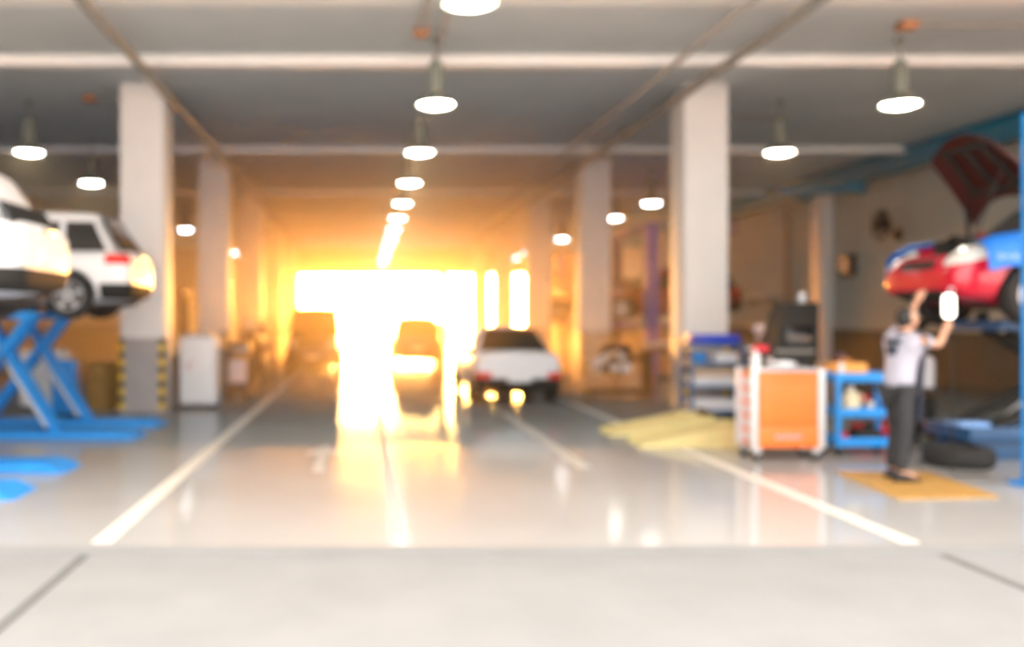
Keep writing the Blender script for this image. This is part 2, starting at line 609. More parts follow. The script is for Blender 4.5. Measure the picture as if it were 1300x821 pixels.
# ------------------------------------------------------------------ right wall fittings
t = thing('wall_fan', (XR, 23.55, 4.0), 'dark round fan on the right wall below the blue beam', 'fan')
MB().box((-.05, 0, -.25), (.1, .2, .3), bev=.02).build('wall_bracket', M['black_plastic'], t)
MB().tube([(-.05, 0, -.2), (-.25, 0, -.25), (-.4, 0, 0)], .03).build('arm', M['black_plastic'], t)
g = MB()
for r in (.14, .24, .34, .40):
    g.tube([(-.52 - .06 * (1 - r / .4), r * math.cos(a), r * math.sin(a)) for a in [2 * PI * q / 28 for q in range(29)]], .010, 6)
for q in range(12):
    a = 2 * PI * q / 12
    g.tube([(-.6, 0, 0), (-.56, .25 * math.cos(a), .25 * math.sin(a)), (-.42, .40 * math.cos(a), .40 * math.sin(a))], .008, 6)
g.build('guard', M['black_plastic'], t)
b = MB()
for q in range(4):
    a = 2 * PI * q / 4
    u, v = Vector((0, math.cos(a), math.sin(a))), Vector((0, -math.sin(a), math.cos(a)))
    o0 = Vector((-.48, 0, 0))
    b.slab([[o0 + u * .05 - v * .05, o0 + u * .36 - v * .13], [o0 + u * .05 + v * .05 + Vector((.05, 0, 0)), o0 + u * .36 + v * .13 + Vector((.06, 0, 0))]], .008)
b.build('blades', M['black'], t)
MB().cyl((-.56, 0, 0), (-.36, 0, 0), .10, n=20).build('motor', M['black_plastic'], t)
t = thing('wall_box', (XR, 26.0, 3.1), 'small dark box on the right wall below the round fan', 'box')
MB().box((-.07, 0, 0), (.14, .7, .62), bev=.02).build('case', M['black_plastic'], t)
MB().box((-.15, 0, .02), (.02, .56, .46), bev=.005).build('cover_panel', M['pipe_grey'], t)
t = thing('wall_pipe', (XR, 29.7, 0), 'brown vertical pipe on the right wall left of the pilaster', 'pipe')
MB().cyl((-.09, 0, .05), (-.09, 0, 5.1), .06, n=16).build('pipe_run', M['pipe_brown'], t)
for z in (1.6, 3.2, 4.8):
    MB().box((-.05, 0, z), (.1, .18, .05), bev=.01).build('bracket', M['pipe_grey'], t)
t = thing('wall_ledge', (XR, 32.2, 2.35), 'pale shelf ledge along the right wall behind the front column', 'shelf')
MB().box((-.2, 0, 0), (.4, 3.6, .08), bev=.01).build('board', M['white_paint'], t)
for y in (-1.4, 0, 1.4):
    MB().prism([(-.36, -.04), (0, -.04), (0, -.34)], y - .02, y + .02, 'Y').build('bracket', M['pipe_grey'], t)
t = thing('wall_sign', (XR, 34.2, 5.0), 'small blue square sign high on the right wall', 'sign')
MB().box((-.02, 0, 0), (.03, .66, .55), bev=.01).build('panel', M['post_blue'], t)
MB().box((-.04, 0, 0), (.01, .3, .2), bev=.003).build('emblem', M['silver'], t)


# ------------------------------------------------------------------ cars
def ring(x, zl, zt, hw, crown=.03):
    h = zt - zl
    half = [(.0, zl), (hw * .80, zl), (hw * .95, zl + h * .12), (hw, zl + h * .38), (hw * .99, zl + h * .62), (hw * .955, zl + h * .86), (hw * .84, zt), (hw * .45, zt + crown * .8), (0, zt + crown)]
    pts = [(x, y, z) for y, z in half] + [(x, -y, z) for y, z in half[-2:0:-1]]
    return pts


def lerp(a, b, t):
    return a + (b - a) * t


CAR = {
    'hatch': dict(L=4.2, wx=(1.30, -1.28), wr=.325,
                  st=[(-2.10, .40, .86, .70), (-2.06, .30, .93, .79), (-1.85, .24, .96, .855), (-1.0, .2, .95, .875), (0, .19, .93, .88), (.75, .19, .92, .875),
                      (1.2, .2, .88, .86), (1.65, .22, .80, .83), (1.95, .27, .70, .76), (2.07, .33, .60, .68), (2.10, .38, .52, .60)],
                  cb=(-2.02, -1.7, -.2, .95, .97), cabin=dict(xb0=-2.02, xb1=.98, xt0=-1.62, xt1=.12, zb=.90, zt=1.50, wb=.80, wt=.60)),
    'sedan': dict(L=4.6, wx=(1.42, -1.34), wr=.33,
                  st=[(-2.30, .42, .86, .70), (-2.25, .30, .98, .79), (-2.0, .25, 1.00, .855), (-1.2, .2, .99, .88), (0, .19, .94, .89), (.85, .19, .93, .88),
                      (1.4, .2, .88, .86), (1.85, .22, .80, .82), (2.15, .27, .70, .75), (2.27, .33, .60, .67), (2.30, .38, .52, .60)],
                  cabin=dict(xb0=-1.72, xb1=1.02, xt0=-1.0, xt1=.18, zb=.92, zt=1.46, wb=.80, wt=.59)),
    'suv': dict(L=4.4, wx=(1.36, -1.32), wr=.36,
                st=[(-2.20, .45, 1.0, .74), (-2.16, .34, 1.05, .82), (-1.95, .28, 1.08, .885), (-1.0, .25, 1.07, .90), (0, .24, 1.06, .90), (.85, .24, 1.05, .90),
                    (1.35, .25, 1.02, .885), (1.8, .27, .96, .85), (2.05, .32, .84, .79), (2.17, .38, .72, .71), (2.20, .44, .62, .64)],
                cabin=dict(xb0=-2.12, xb1=1.08, xt0=-1.88, xt1=.3, zb=1.02, zt=1.68, wb=.83, wt=.66)),
    'van': dict(L=4.6, wx=(1.48, -1.38), wr=.35,
                st=[(-2.30, .36, 1.05, .76), (-2.26, .24, 1.12, .84), (-2.05, .08, 1.14, .90), (-1.0, .08, 1.13, .92), (0, .08, 1.11, .92), (1.0, .08, 1.10, .92),
                    (1.5, .08, 1.05, .90), (1.9, .08, .98, .87), (2.15, .19, .86, .81), (2.27, .26, .74, .73), (2.30, .34, .64, .66)],
                cabin=dict(xb0=-2.24, xb1=1.45, xt0=-2.1, xt1=.62, zb=1.08, zt=1.98, wb=.86, wt=.74)),
}


def make_wheel(parent, x, y, r, side):
    w = MB()
    tw = .105
    w.lathe([(r * .62, -tw * .80), (r * .70, -tw), (r * .90, -tw), (r * .98, -tw * .72), (r, -tw * .3), (r, tw * .3), (r * .98, tw * .72), (r * .90, tw), (r * .70, tw), (r * .62, tw * .8)],
            (0, 0, 0), 'Y', 36)
    o = w.build('wheel', M['tyre'], parent)
    o.location = (x, y, r)
    s = 1 if side > 0 else -1
    rim = MB()
    rim.lathe([(r * .60, s * tw * .5), (r * .655, s * tw * .85), (r * .655, s * tw * 1.02), (r * .60, s * tw * 1.02), (r * .56, s * tw * .6)], (0, 0, 0), 'Y', 36)
    for k in range(5):
        a = 2 * PI * k / 5 + .3
        rim.bar((0, s * tw * .8, 0), (r * .6 * math.cos(a), s * tw * .9, r * .6 * math.sin(a)), r * .2, .03, .006, up=(0, 1, 0))
    rim.cyl((0, s * tw * .4, 0), (0, s * tw * 1.04, 0), r * .16, n=16)
    rim.build('rim', M['alloy'], o)
    return o


def make_car(kind, loc, rz, label, paint, open_bonnet=None, hood_mat=None, tail='rear', rw=(.12, .92)):
    S = CAR[kind]
    t = thing('car', loc, label, 'car', rz)
    # lower body, wheel arches cut out
    mb = MB()
    mb.loft([ring(*s) for s in S['st']])
    body = mb.data('body', paint)
    body = evaluated(body, [subsurf(2)])
    raw = body.copy()
    cm = MB()
    for wx in S['wx']:
        for s in (1, -1):
            cm.cyl((wx, s * .58, S['wr']), (wx, s * 1.2, S['wr']), S['wr'] + .055, n=40)
    if open_bonnet is not None:
        cm.box((S['cabin']['xb1'] + .52, 0, S['cabin']['zb'] + .0), (.96, 1.28, .60), bev=.05)
    cutter = cm.data('cutter', paint)
    body = evaluated(body, [cut(cutter)])
    finish(body, 'body', paint, t)
    C = S['cabin']
    shell = raw.copy()
    tb = bmesh.new()
    tb.from_mesh(shell)
    tb.normal_update()
    for v in tb.verts:
        v.co += v.normal * .012
    tb.to_mesh(shell)
    tb.free()

    def patch(name, m, c, size, rot=(0, 0, 0), bev=.03):
        """a lamp, grille or bumper panel that follows the body's own surface"""
        cu = MB().box(c, size, rot=rot, bev=bev, seg=3).data('patch', m)
        me = evaluated(shell, [cut(cu, 'INTERSECT')])
        return finish(me, name, m, t)

    def top(u):      # along the length, 0 rear .. 1 front
        return lerp(C['xt0'], C['xt1'], u)

    def bot(u):
        return lerp(C['xb0'], C['xb1'], u)

    def surf(u, v, s, out=0.0):     # side of the cabin
        bw = C['wb'] - .05 * (2 * u - 1) ** 2
        tw = C['wt'] - .04 * (2 * u - 1) ** 2
        vv = v
        bul = .03 * math.sin(PI * v)
        return Vector((lerp(bot(u), top(u), vv), s * (lerp(bw, tw, vv) + bul + out), lerp(C['zb'] - .06, C['zt'] - .06, vv) + out * .3))
    NU = 12
    rings = []
    for i in range(NU + 1):
        u = i / NU
        h = .05 * (1 - (2 * u - 1) ** 2)
        side = [surf(u, v, 1) for v in (0, .25, .5, .75, .93)]
        tp = side[-1]
        side.append(Vector((top(u), C['wt'] - .06, C['zt'] - .035 + h * .3)))
        side.append(Vector((top(u), C['wt'] * .72, C['zt'] - .01 + h * .7)))
        side.append(Vector((top(u), 0, C['zt'] + h)))
        full = side + [Vector((p.x, -p.y, p.z)) for p in side[-2::-1]]
        rings.append(full)
    cb = MB()
    cb.loft(rings)
    cab = evaluated(cb.data('cabin', paint), [subsurf(1)])
    finish(cab, 'cabin', paint, t)
    # glass
    th = .014
    spans = [(.06, .26), (.30, .62), (.66, .93)] if kind != 'sedan' else [(.10, .24), (.29, .60), (.64, .93)]
    for s in (1, -1):
        for (u0, u1) in spans:
            grid = [[surf(lerp(u0, u1, a), lerp(.16, .86, v), s, -.004) for a in (0, .33, .66, 1)] for v in (0, .33, .66, 1)]
            MB().slab(grid, th, (0, s, .25)).build('side_window', M['glass_dark'], t)
    for (u, nm, sx) in ((0, 'rear_window', -1), (1, 'windscreen', 1)):
        grid = []
        for v in ((.12, .4, .7, .92) if nm == 'windscreen' else [lerp(rw[0], rw[1], q_) for q_ in (0, .35, .7, 1)]):
            p = surf(u, v, 1)
            yw = p.y - .07
            grid.append([Vector((p.x + sx * -.006, yw * q, p.z + .055 * (1 if v > .9 else .3))) for q in (-1, -.5, 0, .5, 1)])
        n = (grid[0][-1] - grid[0][0]).cross(grid[-1][0] - grid[0][0]).normalized()
        if n.x * sx < 0:
            n = -n
        MB().slab(grid, th + .01, n).build(nm, M['glass_dark'], t)
    # chassis under the body
    x0, x1 = S['st'][0][0], S['st'][-1][0]
    u = MB()
    u.box((0, 0, S['st'][3][1] - .0), (S['L'] * .62, 1.05, .10), bev=.02)
    for wx in S['wx']:
        u.cyl((wx, -.70, S['wr']), (wx, .70, S['wr']), .045, n=12)
        u.box((wx, 0, S['wr'] - .02), (.24, .5, .18), bev=.05)
    u.tube([(x0 + .15, -.35, .26), (x0 + .6, -.35, .22), (.3, -.2, .15)], .035)
    u.cyl((x0 + .2, -.35, .27), (x0 + .65, -.35, .24), .085, n=14)
    u.build('chassis', M['undercarriage'], t)
    # wheels
    for wx in S['wx']:
        for s in (1, -1):
            make_wheel(t, wx, s * (S['st'][4][3] - .115), S['wr'], s)
    # lights
    zt = S['st'][1][2]
    zf = S['st'][-3][2]
    for s in (1, -1):
        if kind == 'sedan':
            patch('tail_light', M['lamp_red'], (x0 + .1, s * .68, zt - .42), (.40, .30, .13))
        else:
            patch('tail_light', M['lamp_clear' if tail == 'clear' else 'lamp_red'], (x0 + .16, s * .78, zt - .10), (.34, .22, .14))
        patch('headlight', M['lamp_clear'], (x1 - .14, s * .66, zf - .03), (.44, .32, .17), (0, .22, 0))
    for s in (1, -1):
        m = MB().box((C['xb1'] - .32, s * (C['wb'] + .12), C['zb'] + .1), (.12, .2, .14), bev=.045)
        m.bar((C['xb1'] - .3, s * (C['wb'] - .04), C['zb'] + .05), (C['xb1'] - .3, s * (C['wb'] + .08), C['zb'] + .08), .05, .04)
        m.build('side_mirror', paint, t)
        for hx in (.18, -.78):
            MB().box((hx, s * (S['st'][4][3] - .012), S['st'][4][2] - .16), (.19, .035, .035), bev=.012).build('door_handle', paint, t)
    # bumpers, grille, plates
    patch('rear_valance', M['black_plastic'], (x0 + .15, 0, .36 if kind == 'sedan' else .38), (.5, 1.9, .30 if kind == 'sedan' else .22))
    patch('lower_grille', M['black_plastic'], (x1 - .1, 0, .36), (.3, .96, .12))
    patch('upper_grille', M['black_plastic'], (x1 - .1, 0, zf - .12), (.3, .66, .10))
    pl = MB().box((x0 - .006, 0, .62 if kind != 'sedan' else .50), (.03, .44, .13), bev=.01)
    pl.build('rear_plate', M['plate'], t)
    if open_bonnet is None:
        MB().box((x1 + .002, 0, S['st'][-1][1] + .06), (.03, .42, .11), bev=.01).build('front_plate', M['plate'], t)
    MB().box((x0 + .02, 0, zt - .04), (.05, .42, .025), bev=.008).build('trim_strip', M['chrome'], t)
    if open_bonnet is not None:
        hinge = Vector((C['xb1'] - .06, 0, C['zb'] + .24))
        Lh = (x1 - C['xb1'] - .06) * 1.14
        rows = []
        for i in range(9):
            a = i / 8
            row = []
            for j in range(13):
                b_ = -1 + 2 * j / 12
                hw = lerp(.74, .60, a ** 2)
                x = a * Lh
                x = lerp(.30 * (1 - b_ * b_), Lh - .22 * b_ * b_, a)     # rear edge arched in, front edge rounded
                z = .05 * (1 - b_ * b_) - .16 * a * a
                row.append(Vector((x, b_ * hw, z)))
            rows.append(row)
        h = MB().slab(rows, .03, (0, 0, 1))
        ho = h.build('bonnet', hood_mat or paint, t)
        ho.location = hinge
        ho.rotation_euler = (0, -open_bonnet, 0)
        rb = MB()
        for j in (-.38, 0, .38):
            rb.bar((.42, j, -.0), (Lh * .86, j * .8, -.12), .07, .03)
        rb.bar((Lh * .86, -.42, -.11), (Lh * .86, .42, -.11), .07, .03, up=(0, 0, 1))
        rb.bar((.42, -.5, .0), (.42, .5, .0), .07, .03)
        rb.build('inner_frame', M['black_plastic'], ho)
        ex = C['xb1'] + .52
        en = MB()
        en.box((ex, 0, C['zb'] - .22), (.9, 1.22, .10), bev=.03)
        en.box((ex, .0, C['zb'] - .10), (.42, .6, .22), bev=.04)
        en.cyl((ex - .1, -.52, C['zb'] - .18), (ex - .1, -.52, C['zb'] + .0), .1, n=16)
        en.box((ex + .2, .48, C['zb'] - .10), (.24, .2, .18), bev=.02)
        en.tube([(ex + .2, 0, C['zb']), (ex + .3, .25, C['zb'] + .02), (ex + .2, .45, C['zb'] - .04)], .03)
        en.build('engine', M['black_plastic'], t)
        for s in (1, -1):
            MB().tube([(C['xb1'] + .18, s * .60, C['zb'] - .10), (C['xb1'] + .08, s * .62, C['zb'] + .10), hinge + Euler((0, -open_bonnet, 0)).to_matrix() @ Vector((.30, s * .62, -.02))], .022, 8).build('hinge_arm', M['black_plastic'], t)
        st = MB().tube([(C['xb1'] + .75, .42, C['zb'] - .16), hinge + Euler((0, -open_bonnet, 0)).to_matrix() @ Vector((.75, .42, -.03))], .008, 8)
        st.build('prop_rod', M['black'], t)
    return t


LIFT_Z = 1.63
car_a = make_car('hatch', (-5.33, 13.58, LIFT_Z), PI, 'white hatchback raised on the blue scissor lift beside the front left column', M['car_white'])
car_b = make_car('hatch', (-5.30, 9.42, LIFT_Z), PI, 'white hatchback cut by the left edge of the photo, raised, tail to the aisle', M['car_white'], tail='clear', rw=(.06, .46))
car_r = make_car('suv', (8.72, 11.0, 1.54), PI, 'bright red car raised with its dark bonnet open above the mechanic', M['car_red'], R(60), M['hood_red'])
car_s = make_car('sedan', (2.92, 19.72, 0), PI / 2, 'white saloon car parked in the aisle, tail towards the viewer', M['car_white'])
car_d = make_car('suv', (1.80, 33.2, 0), PI / 2, 'dark car standing alone in the bright far doorway light', M['car_dark'])
car_v = make_car('van', (-1.62, 31.3, 0), -PI / 2, 'dark people carrier facing the viewer on the left of the aisle', M['car_dark'])
car_q = make_car('hatch', (8.5, 26.75, 1.55), PI, 'dark red car raised between the far blue lift posts', M['car_dkred'])
car_w = make_car('hatch', (8.35, 34.6, 1.56), PI, 'brown car on a far lift with its white bonnet open', M['car_brown'], R(58), M['car_white'])


# ------------------------------------------------------------------ scissor lifts
def scissor_lift(loc, label, sgn=1, m=M['lift_blue'], dx=0.0):
    """loc: base, at the aisle end; runs away along -x (sgn=1)"""
    t = thing('scissor_lift', loc, label, 'car lift')
    for yy in (-.72, .72):
        b = MB()
        b.box((-2.0, yy, .045), (4.0, .60, .09), bev=.015)
        b.prism([(0, .0), (.22, .0), (0, .09)], yy - .30, yy + .30, 'Y')
        b.build('base_plate', m, t)
        p = MB()
        p.box((-2.0, yy, LIFT_Z + .05), (1.6, .56, .10), bev=.02)
        po = p.build('platform', m, t)
        for px_ in (-1.42, -2.6):
            MB().box((px_, yy * .88, LIFT_Z + .15), (.26, .16, .104), bev=.015).build('rubber_block', M['tyre'], po)
        for off in (-.17, .17):
            a = MB().bar((-1.30, yy + off, LIFT_Z + .02), (-2.50, yy + off, .10), .07, .15, .012, up=(0, 1, 0))
            a.build('scissor_arm', m, t)
            a = MB().bar((-.94, yy + off * .55, .08), (-1.92, yy + off * .55, LIFT_Z + .02), .07, .15, .012, up=(0, 1, 0))
            a.build('scissor_arm', m, t)
        MB().cyl((-1.10, yy, .14), (-1.62, yy, .95), .045, n=14).cyl((-1.45, yy, .68), (-1.75, yy, 1.15), .028, n=12).build('hydraulic_ram', M['steel'], t)
    return t


scissor_lift((-3.28, 13.58, 0), 'blue scissor lift under the white car beside the front left column')
scissor_lift((-3.38, 9.42, 0), 'blue scissor lift at the left edge of the photo, mostly only its base showing')
# lift for the red car: a dark blue centre base with a scissor and a platform
t = thing('centre_lift', (6.98, 11.15, 0), 'dark blue centre lift under the raised red car', 'car lift')
MB().box((1.6, 0, .30), (3.2, .9, .16), bev=.02).box((1.6, -.3, .11), (3.0, .12, .22), bev=.01).box((1.6, .3, .11), (3.0, .12, .22), bev=.01).build('base_frame', M['lift_dark_blue'], t)
for off in (-.3, .3):
    MB().bar((.35, off, .36), (2.5, off, 1.50), .08, .14, .012, up=(0, 1, 0)).build('scissor_arm', M['black_plastic'], t)
    MB().bar((.62, off * .7, 1.50), (2.6, off * .7, .36), .08, .14, .012, up=(0, 1, 0)).build('scissor_arm', M['black_plastic'], t)
MB().box((1.6, 0, 1.56), (2.6, 1.0, .12), bev=.02).build('platform', M['lift_dark_blue'], t)
for x in (.7, 2.4):
    for y in (-.4, .4):
        MB().cyl((x, y, 1.60), (x, y, 1.72), .07, n=16).build('rubber_pad', M['tyre'], t)
MB().cyl((.7, 0, .40), (1.5, 0, 1.1), .06, n=14).build('hydraulic_ram', M['steel'], t)
MB().box((.10, -.25, .405), (.35, .3, .05), bev=.015).build('foot_plate', M['cover_mark'], t)


# two-post lifts deeper on the right
def two_post(loc, label, m1, m2, h=4.2):
    t = thing('two_post_lift', loc, label, 'car lift')
    for yy, m in ((-1.75, m1), (1.75, m2)):
        s = 1 if yy < 0 else -1
        p = MB()
        p.prism([(-.17, yy - s * .16), (.17, yy - s * .16), (.17, yy + s * .12), (.11, yy + s * .12), (.11, yy - s * .10), (-.11, yy - s * .10), (-.11, yy + s * .12), (-.17, yy + s * .12)], .03, h, 'Z')
        po = p.build('post', m, t)
        MB().box((0, yy, .015), (.6, .5, .03), bev=.008).build('foot', m, po)
        MB().box((0, yy + s * .02, 1.35), (.2, .2, .8), bev=.02).build('carriage', M['black_plastic'], t)
        for sx in (-1, 1):
            MB().bar((0, yy + s * .12, 1.42), (sx * .95, yy + s * .85, 1.47), .12, .12, .015).cyl((sx * .95, yy + s * .85, 1.40), (sx * .95, yy + s * .85, 1.62), .06, n=14).build('lift_arm', m, t)
        MB().box((-.26, yy, 1.5), (.18, .22, .34), bev=.03).build('control_box', M['pipe_grey'], t)
    MB().box((0, 0, h - .1), (.24, 3.3, .16), bev=.02).build('cross_beam', m1, t)
    return t


two_post((7.72, 26.75, 0), 'two-post lift with blue and purple posts around the dark red car', M['post_blue'], M['post_purple'])
two_post((7.72, 34.6, 0), 'two-post lift around the brown car with the white bonnet', M['post_purple'], M['post_blue'])

# lift post at the right edge
t = thing('lift_post', (6.635, 9.0, 0), 'blue lift post at the right edge of the photo', 'lift post')
MB().prism([(-.17, -.14), (.17, -.14), (.17, .14), (.11, .14), (.11, -.08), (-.11, -.08), (-.11, .14), (-.17, .14)], .04, 3.65, 'Z').build('column', M['lift_blue'], t)
MB().box((0, 0, .02), (.46, .5, .04), bev=.01).build('foot', M['lift_blue'], t)
MB().prism([(-.21, .04), (-.17, .04), (-.17, .32)], -.02, .02, 'Y').build('gusset', M['lift_blue'], t)
MB().box((0, .02, .85), (.2, .18, .5), bev=.02).build('carriage', M['black_plastic'], t)

# blue lift control cabinet beside the left column
t = thing('lift_control_cabinet', (-5.02, 15.62, 0), 'blue lift control cabinet standing left of the front left column', 'control cabinet')
MB().box((0, 0, .49), (.36, .34, .90), bev=.02).build('case', M['lift_blue'], t)
MB().box((0, 0, .03), (.4, .38, .06), bev=.01).build('plinth', M['black_plastic'], t)
MB().box((0, -.18, .52), (.30, .02, .70), bev=.006).build('door', M['lift_blue'], t)
MB().cyl((.05, -.2, .66), (.05, -.175, .66), .025, n=14).cyl((-.05, -.2, .66), (-.05, -.175, .66), .025, n=14).build('push_buttons', M['red_tool'], t)
MB().box((0, -.195, .50), (.16, .01, .035), bev=.002).build('label_plate', M['pink'], t)
t = thing('grey_cabinet', (-5.75, 16.8, 0), 'pale grey low cabinet seen between the scissor arms', 'cabinet')
MB().box((0, 0, .56), (.78, .5, 1.0), bev=.02).build('body', M['carton_white'], t)
MB().box((0, 0, .03), (.74, .46, .06)).build('plinth', M['black_plastic'], t)
for s in (-1, 1):
    d = MB().box((s * .195, -.255, .56), (.37, .02, .94), bev=.006).build('door', M['carton_white'], t)
    MB().box((s * .04, -.275, .60), (.02, .02, .16), bev=.005).build('handle', M['steel'], d)
t = thing('oil_drum', (-4.75, 16.9, 0), 'dark yellow drum behind the blue control cabinet', 'drum')
MB().lathe([(0, 0), (.27, 0), (.28, .02), (.27, .04), (.27, .28), (.28, .30), (.27, .32), (.27, .56), (.28, .58), (.27, .60), (.27, .83), (.28, .85), (.26, .86), (0, .85)], n=32).build('body', M['board'], t)
MB().cyl((.12, 0, .85), (.12, 0, .88), .03, n=14).build('bung', M['steel'], t)

# ------------------------------------------------------------------ left of the aisle
t = thing('white_cabinet', (-3.03, 17.15, 0), 'white cabinet with pale red marks standing by the front left column', 'cabinet')
MB().box((0, 0, .68), (.66, .5, 1.22), bev=.02).build('body', M['carton_white'], t)
MB().box((0, 0, 1.32), (.52, .42, .07), bev=.02).build('top_tray', M['pipe_light'], t)
for sx in (-1, 1):
    for sy in (-1, 1):
        MB().cyl((sx * .26, sy * .18, .0), (sx * .26, sy * .18, .075), .035, n=12).build('foot', M['black_plastic'], t)
dd = MB().box((0, -.256, .70), (.60, .02, 1.12), bev=.006).build('door', M['car_white'], t)
MB().box((.26, -.275, .75), (.02, .025, .2), bev=.006).build('handle', M['steel'], dd)
mk = MB()
for k, w_ in enumerate((.20, .16, .12)):
    mk.box((-.13 + (.2 - w_) / -2, -.268, .82 - k * .05), (w_, .004, .022))
mk.build('faded_mark', M['mark_pink'], dd)

t = thing('tyre_changer', (-3.95, 20.2, 0), 'tall dark tyre changing machine behind the white cabinet', 'tyre changer')
MB().box((0, 0, .42), (.8, .7, .84), bev=.04).build('body', M['drum'], t)
MB().lathe([(0, .84), (.12, .84), (.12, .94), (.32, .95), (.32, .99), (0, .99)], n=28).build('turntable', M['steel'], t)
MB().box((0, .42, 1.2), (.18, .16, 2.2), bev=.02).build('column', M['drum'], t)
MB().bar((0, .42, 2.2), (0, -.2, 2.2), .12, .14, .02).cyl((0, -.15, 2.2), (0, -.15, 1.35), .04, n=12).sphere((0, -.15, 1.33), .06).build('arm', M['drum'], t)
MB().bar((.42, -.1, .3), (.62, -.1, .8), .06, .1).box((.62, -.1, .85), (.08, .4, .3), bev=.03).build('bead_breaker', M['black_plastic'], t)

t = thing('dark_trolley', (-2.55, 18.9, 0), 'narrow brown tool trolley with a pale pink box on its shelf', 'tool trolley')
MB().box((0, 0, .20), (.46, .40, .22), bev=.02).build('base', M['drum'], t)
MB().box((0, 0, 1.0), (.46, .40, .30), bev=.02).build('upper_case', M['drum'], t)
for sx in (-1, 1):
    for sy in (-1, 1):
        MB().box((sx * .21, sy * .18, .55), (.03, .03, .7)).build('post', M['drum'], t)
        MB().cyl((sx * .18, sy * .15 - .015, .05), (sx * .18, sy * .15 + .015, .05), .05, n=14).build('castor', M['black'], t)
MB().box((0, -.17, 1.0), (.4, .09, .04), bev=.01).build('handle', M['steel'], t)
solo('pink_box', MB().box((0, 0, .25), (.36, .30, .46), bev=.015).box((0, -.155, .3), (.2, .008, .1)), M['pink'], 'pale pink box on the brown tool trolley', 'box', (-2.55, 18.9, .315))
t = thing('gas_bottle', (-2.62, 21.4, 0), 'dark gas bottle standing behind the brown tool trolley', 'gas bottle')
MB().lathe([(0, .0), (.14, 0), (.15, .03), (.15, 1.15), (.13, 1.28), (.05, 1.36), (.04, 1.42), (0, 1.42)], n=28).build('bottle', M['drum'], t)
MB().cyl((0, 0, 1.42), (0, 0, 1.52), .025, n=12).box((0, 0, 1.54), (.1, .03, .03), bev=.01).build('valve', M['chrome'], t)
t = thing('air_compressor', (-2.75, 24.0, 0), 'brown air compressor beside the second left column', 'compressor')
MB().lathe([(0, -.6), (.18, -.58), (.26, -.48), (.26, .48), (.18, .58), (0, .6)], (0, 0, .42), 'Y', 28).build('tank', M['drum'], t)
MB().box((0, 0, .76), (.34, .7, .16), bev=.02).box((0, -.2, .96), (.28, .26, .3), bev=.04).cyl((0, .18, .96), (0, .34, .96), .15, n=20).build('pump', M['black_plastic'], t)
for sx in (-1, 1):
    for y in (-.4, .4):
        MB().bar((sx * .14, y, .3), (sx * .2, y, 0), .05, .05).build('leg', M['black_plastic'], t)
t = thing('parts_rack', (-3.0, 27.6, 0), 'brown open parts rack further back on the left of the aisle', 'rack')
for sx in (-1, 1):
    for sy in (-1, 1):
        MB().box((sx * .38, sy * .22, .8), (.04, .04, 1.6)).build('post', M['drum'], t)
for z in (.15, .65, 1.15, 1.57):
    MB().box((0, 0, z), (.8, .48, .04), bev=.006).build('shelf', M['drum'], t)
for i, (x, z, s_) in enumerate(((-.18, .173, .3), (.175, .173, .34), (-.18, .673, .28), (.175, .673, .3), (0, 1.173, .3))):
    solo('parts_box', MB().box((0, 0, s_ / 2), (.32, .36, s_), bev=.01).box((0, -.181, s_ * .55), (.14, .006, .06)), M['carton'],
         ['brown carton at the left of the bottom shelf', 'brown carton at the right of the bottom shelf', 'brown carton at the left of the middle shelf', 'brown carton at the right of the middle shelf', 'single brown carton on the upper shelf'][i] + ' of the far left rack',
         'carton', (-3.0 + x, 27.6, z), group='cartons on the far left rack')

# ------------------------------------------------------------------ yellow ramps
for i, (x, y, lab) in enumerate(((3.50, 12.12, 'pale yellow drive-on ramp lying nearest the orange cabinet'), (3.42, 13.30, 'pale yellow drive-on ramp lying behind the other one'))):
    t = thing('drive_on_ramp', (x, y, 0), lab, 'ramp', rz=R(-3), group='yellow ramps on the floor')
    MB().prism([(0, 0), (1.45, 0), (1.45, .24), (1.30, .25), (1.0, .235), (.04, .02)], -.30, .30, 'Y').build('wedge', M['ramp_yellow'], t)
    for s in (-1, 1):
        MB().prism([(.02, 0), (1.46, 0), (1.46, .29), (1.2, .29), (.02, .045)], s * .315 - .015, s * .315 + .015, 'Y').build('side_rail', M['ramp_yellow'], t)
    MB().box((1.43, 0, .30), (.05, .58, .10), bev=.015).build('wheel_stop', M['black_plastic'], t)

# ------------------------------------------------------------------ blue shelf cart by the right column
SX, SY = 5.60, 14.95
t = thing('shelf_cart', (SX, SY, 0), 'dark blue shelf cart with white bins in front of the right column', 'shelf cart')
for sx in (-1, 1):
    for sy in (-1, 1):
        MB().box((sx * .41, sy * .22, .66), (.045, .045, 1.14), bev=.006).build('post', M['shelf_blue'], t)
        MB().cyl((sx * .40, sy * .2 - .015, .05), (sx * .40, sy * .2 + .015, .05), .05, n=14).build('castor', M['black'], t)
for z in (.16, .55, .92, 1.20):
    MB().box((0, 0, z), (.86, .48, .035), bev=.006).build('shelf', M['shelf_blue'], t)
solo('blue_bin', MB().box((0, 0, .015), (.74, .42, .03), bev=.006).box((0, -.2, .08), (.74, .02, .16), bev=.006).box((0, .2, .08), (.74, .02, .16), bev=.006)
     .box((-.36, 0, .08), (.02, .42, .16), bev=.006).box((.36, 0, .08), (.02, .42, .16), bev=.006), M['bin_blue'], 'deep blue bin on top of the dark blue shelf cart', 'bin', (SX, SY, 1.22))
